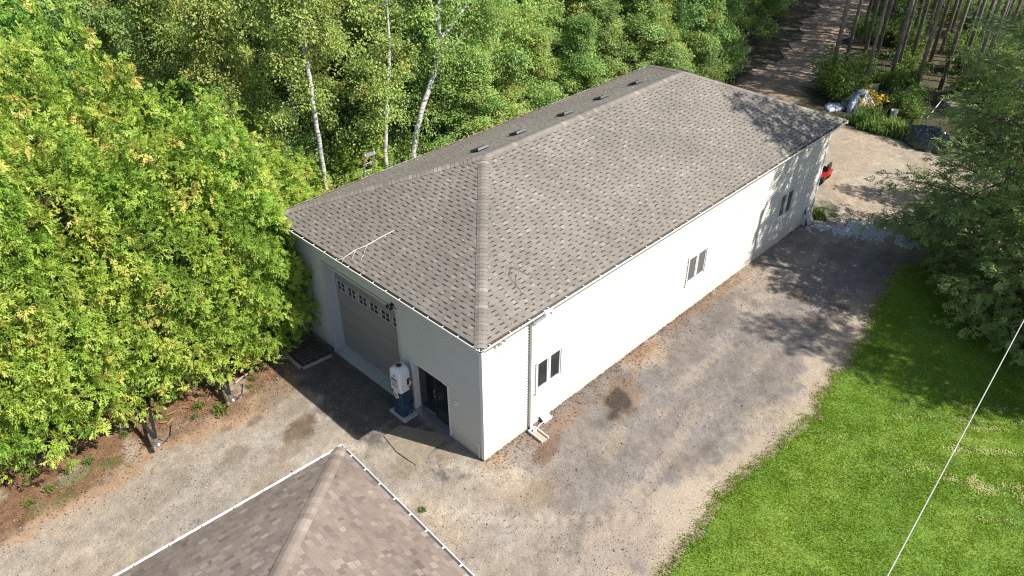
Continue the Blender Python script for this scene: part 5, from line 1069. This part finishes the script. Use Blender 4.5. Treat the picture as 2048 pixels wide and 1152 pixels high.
tag(b.build('bark_pieces', plain('bark_chips', (.28, .14, .08), .9, var=.3)), 'reddish bark pieces strewn at the foot of the cedar hedge', 'bark', kind='stuff')
b = B(); p_ = G(492, 752); b.tube([(p_[0]-.45, p_[1]-.1, .04), (p_[0]+.1, p_[1]+.02, .06), (p_[0]+.4, p_[1]+.05, .03)], [.03, .035, .02], 7); tag(b.build('dead_stick', M['wood']), 'dead grey-brown stick on the dirt by the hedge', 'stick')
# ladder against the back eave
def ladder():
    P = [PY(732, 306, 9.80), PY(746, 309, 9.80)]; t = thing('ladder', 'aluminium ladder leaning on the back eave with its top showing', 'ladder', (float(P[0][0]+P[1][0])/2, 9.85, 0)); o = A_([(P[0][0]+P[1][0])/2, 9.85, 0]); zt_ = 5.45
    for s in (-1, 1): b = B(); b.bar((s*.2, 1.15, 0), (s*.2, -.05, zt_), .03, .075, up=(0, 1, 0)); b.build('rail', M['alu'], t)
    for i in range(17): z = .3+i*.31; b = B(); yy = 1.15-1.2*z/zt_; b.tube([(-.2, yy, z), (.2, yy, z)], .016, 7); b.build('rung', M['alu'], t)
    b = B(); b.box(-.23, .23, -.13, .03, zt_-.16, zt_-.1); b.build('top_tray', M['alu'], t)
ladder()
# splash block, loose pipe and white flap at the foot of the downspout
t = thing('splash_block', 'pale splash block under the downspout', 'splash block', (1.86, -.14, 0), math.radians(-4))
b = B(); b.box(-.15, .15, -.62, 0, .0, .03); b.build('base', M['sand'], t)
for s in (-1, 1): b = B(); b.box(min(s*.15, s*.115), max(s*.15, s*.115), -.62, 0, .03, .1); b.build('side', M['trim'], t)
b = B(); b.box(-.114, .114, -.03, 0, .03, .1); b.build('back', M['trim'], t)
b = B(); b.tube([(1.75, -.32, .14), (2.2, -.22, .09), (2.75, -.2, .035)], .016, 7); tag(b.build('plastic_pipe', M['pvc']), 'thin white plastic pipe lying across the splash block', 'pipe')
b = B(); b.bar((2.5, -.26, .04), (2.5, -.05, .2), .34, .02, up=(0, 1, 0)); tag(b.build('plastic_flap', M['pvc']), 'small white plastic flap leaning on the wall foot by the downspout', 'flap')
# concrete pad half in the front shadow
V = [G(px, py, .016) for px, py in [(768, 872), (800, 850), (905, 872), (872, 893), (832, 930), (792, 902)]]; b = B(); b.add(V+[v-A_([0, 0, .09]) for v in V], [[i, (i+1) % 6, 6+(i+1) % 6, 6+i] for i in range(6)]+[[0, 1, 2, 5], [2, 3, 4, 5]]); tag(b.build('paving_slab', plain('worn_pad', (.21, .175, .125), .95, var=.2, scale=5, dirt=(.14, .11, .07), dscale=4)), 'worn concrete pad in the gravel in front of the glass door', 'slab')
# overhead cable from the house to a pole by the evergreens
Pa_, Pb_ = CAM+ray(1775, 1152)/np.linalg.norm(ray(1775, 1152))*6.4, CAM+ray(2048, 640)/np.linalg.norm(ray(2048, 640))*9.2
cb = thing('overhead_cable', 'pale overhead service cable strung above the lawn', 'cable'); tt = np.linspace(-.55, 7.0, 40); b = B(); b.tube([Pa_+(Pb_-Pa_)*s_+A_([0, 0, .0]) for s_ in tt], .0052, 7); b.build('wire', M['wire'], cb)
pe = Pa_+(Pb_-Pa_)*7.0; t = thing('utility_pole', 'wooden utility pole behind the lawn evergreens', 'pole', (float(pe[0])+.15, float(pe[1]), 0)); b = B(); b.tube([(0, 0, -.2), (0, 0, float(pe[2])+.5)], [.16, .11], 10); b.build('post', M['wood'], t); b = B(); b.box(-.06, .06, -.6, .6, float(pe[2])-.06, float(pe[2])+.06); b.build('cross_arm', M['wood'], t)
# tarpaulin heaps and odds and ends at the back of the yard
def heap(name, label, cat, c, rx, ry, h, mat, seed, rz=0, crump=.28):
    n1, n2 = 56, 20; V = []; r = np.random.default_rng(seed); ox, oy = r.uniform(0, 50, 2)
    for i in range(n2):
        f_ = i/(n2-1)
        for j in range(n1):
            a = j*2*math.pi/n1; rad = math.sin(f_*math.pi/2); x, y = math.cos(a)*rad, math.sin(a)*rad
            nz = abs(fbm(A_([x*3+ox]), A_([y*3+oy]), 3, seed)[0]-.5)*2; nz2 = abs(fbm(A_([x*7+ox]), A_([y*7+oy]), 2, seed+3)[0]-.5)*2
            k_ = 1+crump*(fbm(A_([math.cos(a)*2+ox]), A_([math.sin(a)*2+oy]), 2, seed+5)[0]-.5)*2
            z = h*(math.cos(f_*math.pi/2)**.8)*(1-.5*nz)+.12*h*(1-2*nz2)*(f_ > .02)
            V.append([x*rx*k_, y*ry*k_, max(z, -.02) if f_ < .97 else -.03])
    q = [[i*n1+j, i*n1+(j+1) % n1, (i+1)*n1+(j+1) % n1, (i+1)*n1+j] for i in range(n2-1) for j in range(n1)]
    t = thing(name, label, cat, (float(c[0]), float(c[1]), 0), rz); mk('cover', V, [A_(q)[:, ::-1]], mat, t, smooth=False); return t
c = G(1716, 218); t = heap('covered_heap', 'heap under a crumpled white tarpaulin at the back of the yard', 'heap', c, 1.0, .8, .95, M['tarpw'], 5, .5, .5)
b = B(); b.bar((-.9, -.35, .55), (.5, -.75, .35), .09, .03); b.bar((-.2, .7, .9), (.75, .35, 1.0), .07, .03); b.build('strap', M['tarpb'], t)
b = B(); b.lathe([(.0, .82), (.26, .84), (.36, .92), (.3, 1.08), (.16, 1.14), (0, 1.16)], 14, (.15, -.05, 0)); b.build('bundle', M['tarpw'], t)
c = G(1668, 216); heap('plastic_sheet', 'small crumpled white plastic sheet beside the white tarpaulin heap', 'sheet', c, .6, .45, .22, M['tarpw'], 15, .3, .6)
c = G(1752, 207); heap('dark_heap', 'dark heap in the shade behind the white tarpaulin', 'heap', c, .9, .7, .7, M['black'], 25)
c = G(1852, 290); heap('tarpaulin_heap', 'heap under a shiny dark green tarpaulin at the edge of the gravel', 'heap', c, 1.25, 1.0, .95, M['tarpd'], 6, .9, .45)
def bucket(px, py, h, r0, r1, mat, name, label, cat, handle=True):
    c = G(px, py); t = thing(name, label, cat, (float(c[0]), float(c[1]), 0)); b = B(); b.lathe([(r0, 0), (r1, h), (r1*1.07, h), (r1*1.07, h-.04), (r1*1.0, h-.045)][:3]+[(r1*.93, h-.005), (r0*.92, .03)], 16); b.build('body', mat, t)
    if handle: b = B(); b.tube([(-r1, 0, h*.92), (-r1*.9, -.1, h*.75), (0, -r1*1.15, h*.6), (r1*.9, -.1, h*.75), (r1, 0, h*.92)], .008, 5); b.build('handle', M['steel'], t)
bucket(1786, 234, .42, .17, .2, M['bucket'], 'bucket', 'white bucket with an upright stick beside the clay pots', 'bucket'); bucket(1837, 236, .42, .19, .23, M['bucket'], 'bucket', 'white bucket at the end of the row of clay pots', 'bucket')
bucket(1804, 232, .4, .2, .3, M['terra'], 'clay_pot', 'terracotta pot next to the white bucket with the stick', 'pot', False); bucket(1822, 236, .38, .18, .28, M['terra'], 'clay_pot', 'terracotta pot next to the end bucket', 'pot', False)
c = G(1789, 222); b = B(); b.tube([(c[0]-.3, c[1]+.1, .3), (c[0]-.25, c[1]+.12, .85)], .03, 6); tag(b.build('stick', M['stick']), 'short pale stick standing in the white bucket', 'stick')
c = G(1802, 240); b = B(); b.box(c[0]-.35, c[0]+.1, c[1]-.3, c[1]+.3, .0, .05); tag(b.build('board', M['wood']), 'pale board on the ground in front of the clay pots', 'board')
c0, c1 = G(1853, 238), G(1890, 192, 1.0); b = B(); b.tube([c0+A_([0, 0, .0]), c1], .03, 7); tag(b.build('pole', M['stick']), 'long pale pole leaning among the bushes', 'pole')
c = G(1906, 222); t = thing('crate', 'low weathered wooden crate among the bushes', 'crate', (float(c[0]), float(c[1]), 0), .7)
for z in (.06, .2, .34): b = B(); b.box(-.6, .6, -.4, -.37, z-.05, z+.05); b.build('slat', M['wood'], t); b = B(); b.box(-.6, .6, .37, .4, z-.05, z+.05); b.build('slat', M['wood'], t)
b = B(); b.box(-.6, .6, -.369, .369, .38, .41); b.build('lid', M['wood'], t)
for i, (px, py) in enumerate([(1978, 282), (2006, 278), (2018, 288), (1994, 272)]): c = G(px, py); heap('orange_bag', 'orange plastic bag lying under the evergreens', 'bag', c, .5, .35, .3, M['orange'], 40+i, i)
for o_ in [o for o in bpy.data.objects if o.name.startswith('orange_bag')]: o_['group'] = 'orange bags under the evergreens'
c = G(1727, 249); b = B(); b.bar((c[0]-.3, c[1]+.5, .03), (c[0]+.1, c[1]-.3, .03), .12, .03); tag(b.build('plank', M['stick']), 'short grey plank on the gravel beside the goldenrod', 'plank')
c = G(1738, 188, .6); t = thing('lawn_chair', 'old pale folding chair tipped behind the white tarpaulin heap', 'chair', (float(c[0])+1.0, float(c[1])+.3, 0), 2.2)
b = B(); b.bar((-.25, 0, .45), (.25, 0, .45), .5, .03); b.build('seat', M['wood'], t); b = B(); b.bar((-.25, .28, .5), (-.25, .5, 1.1), .04); b.bar((.25, .28, .5), (.25, .5, 1.1), .04); b.bar((-.25, .4, .85), (.25, .4, .85), .02, .4, up=(0, 0, 1)); b.build('backrest', M['wood'], t)
for sx in (-1, 1):
    for sy in (-1, 1): b = B(); b.bar((sx*.24, sy*.22, 0), (sx*.24, sy*.22, .44), .035); b.build('leg', M['alu'], t)
# red ride-on mower behind the far corner
def mower():
    c = G(1648, 357); t = thing('lawn_tractor', 'red lawn tractor with black tyres behind the far workshop corner', 'lawn tractor', (float(c[0])-.46, float(c[1])+.46, 0), math.radians(95))
    b = B(); b.add([[.1, -.26, .45], [.95, -.23, .42], [.95, .23, .42], [.1, .26, .45], [.1, -.24, .82], [.9, -.19, .72], [.9, .19, .72], [.1, .24, .82]], [[0, 1, 5, 4], [1, 2, 6, 5], [2, 3, 7, 6], [3, 0, 4, 7], [4, 5, 6, 7], [3, 2, 1, 0]]); b.build('hood', M['red'], t)
    b = B(); b.box(-.75, .1, -.3, .3, .35, .5); b.add([[-.85, -.5, .5], [-.2, -.5, .5], [-.2, -.28, .62], [-.85, -.28, .66]], [[0, 1, 2, 3]]); b.add([[-.85, .5, .5], [-.2, .5, .5], [-.2, .28, .62], [-.85, .28, .66]], [[0, 3, 2, 1]]); b.box(-.85, -.2, -.28, .28, .5, .66); b.build('body', M['red'], t)
    b = B(); b.box(-.7, -.3, -.22, .22, .66, .74); b.box(-.76, -.68, -.22, .22, .7, 1.02); b.build('seat', M['black'], t)
    b = B(); b.tube([(.08, 0, .8), (-.08, 0, 1.02)], .02, 6); q = [(-.08+.06*math.cos(a), .17*math.sin(a), 1.02+.15*math.cos(a)*.6) for a in np.linspace(0, 6.28, 17)]; b.tube(q, .014, 6, cap=False); b.build('steering_wheel', M['black'], t)
    for x, r_w, w_ in ((-.5, .27, .13), (.72, .19, .09)):
        for s in (-1, 1):
            b = B(); b.lathe([(r_w*.5, -w_), (r_w*.9, -w_), (r_w, -w_*.6), (r_w, w_*.6), (r_w*.9, w_), (r_w*.5, w_)], 18, (x, s*.42, r_w), frame((1, 0, 0), (0, 1, 0))); wv = b.build('wheel', M['black'], t)
            b = B(); b.lathe([(r_w*.5, -w_*.8), (r_w*.5, w_*.8)], 14, (x, s*.42, r_w), frame((1, 0, 0), (0, 1, 0))); b.build('rim', M['bucket'], wv)
    b = B(); b.box(-.2, .5, -.55, .55, .12, .28); b.build('mower_deck', M['red'], t)
mower()
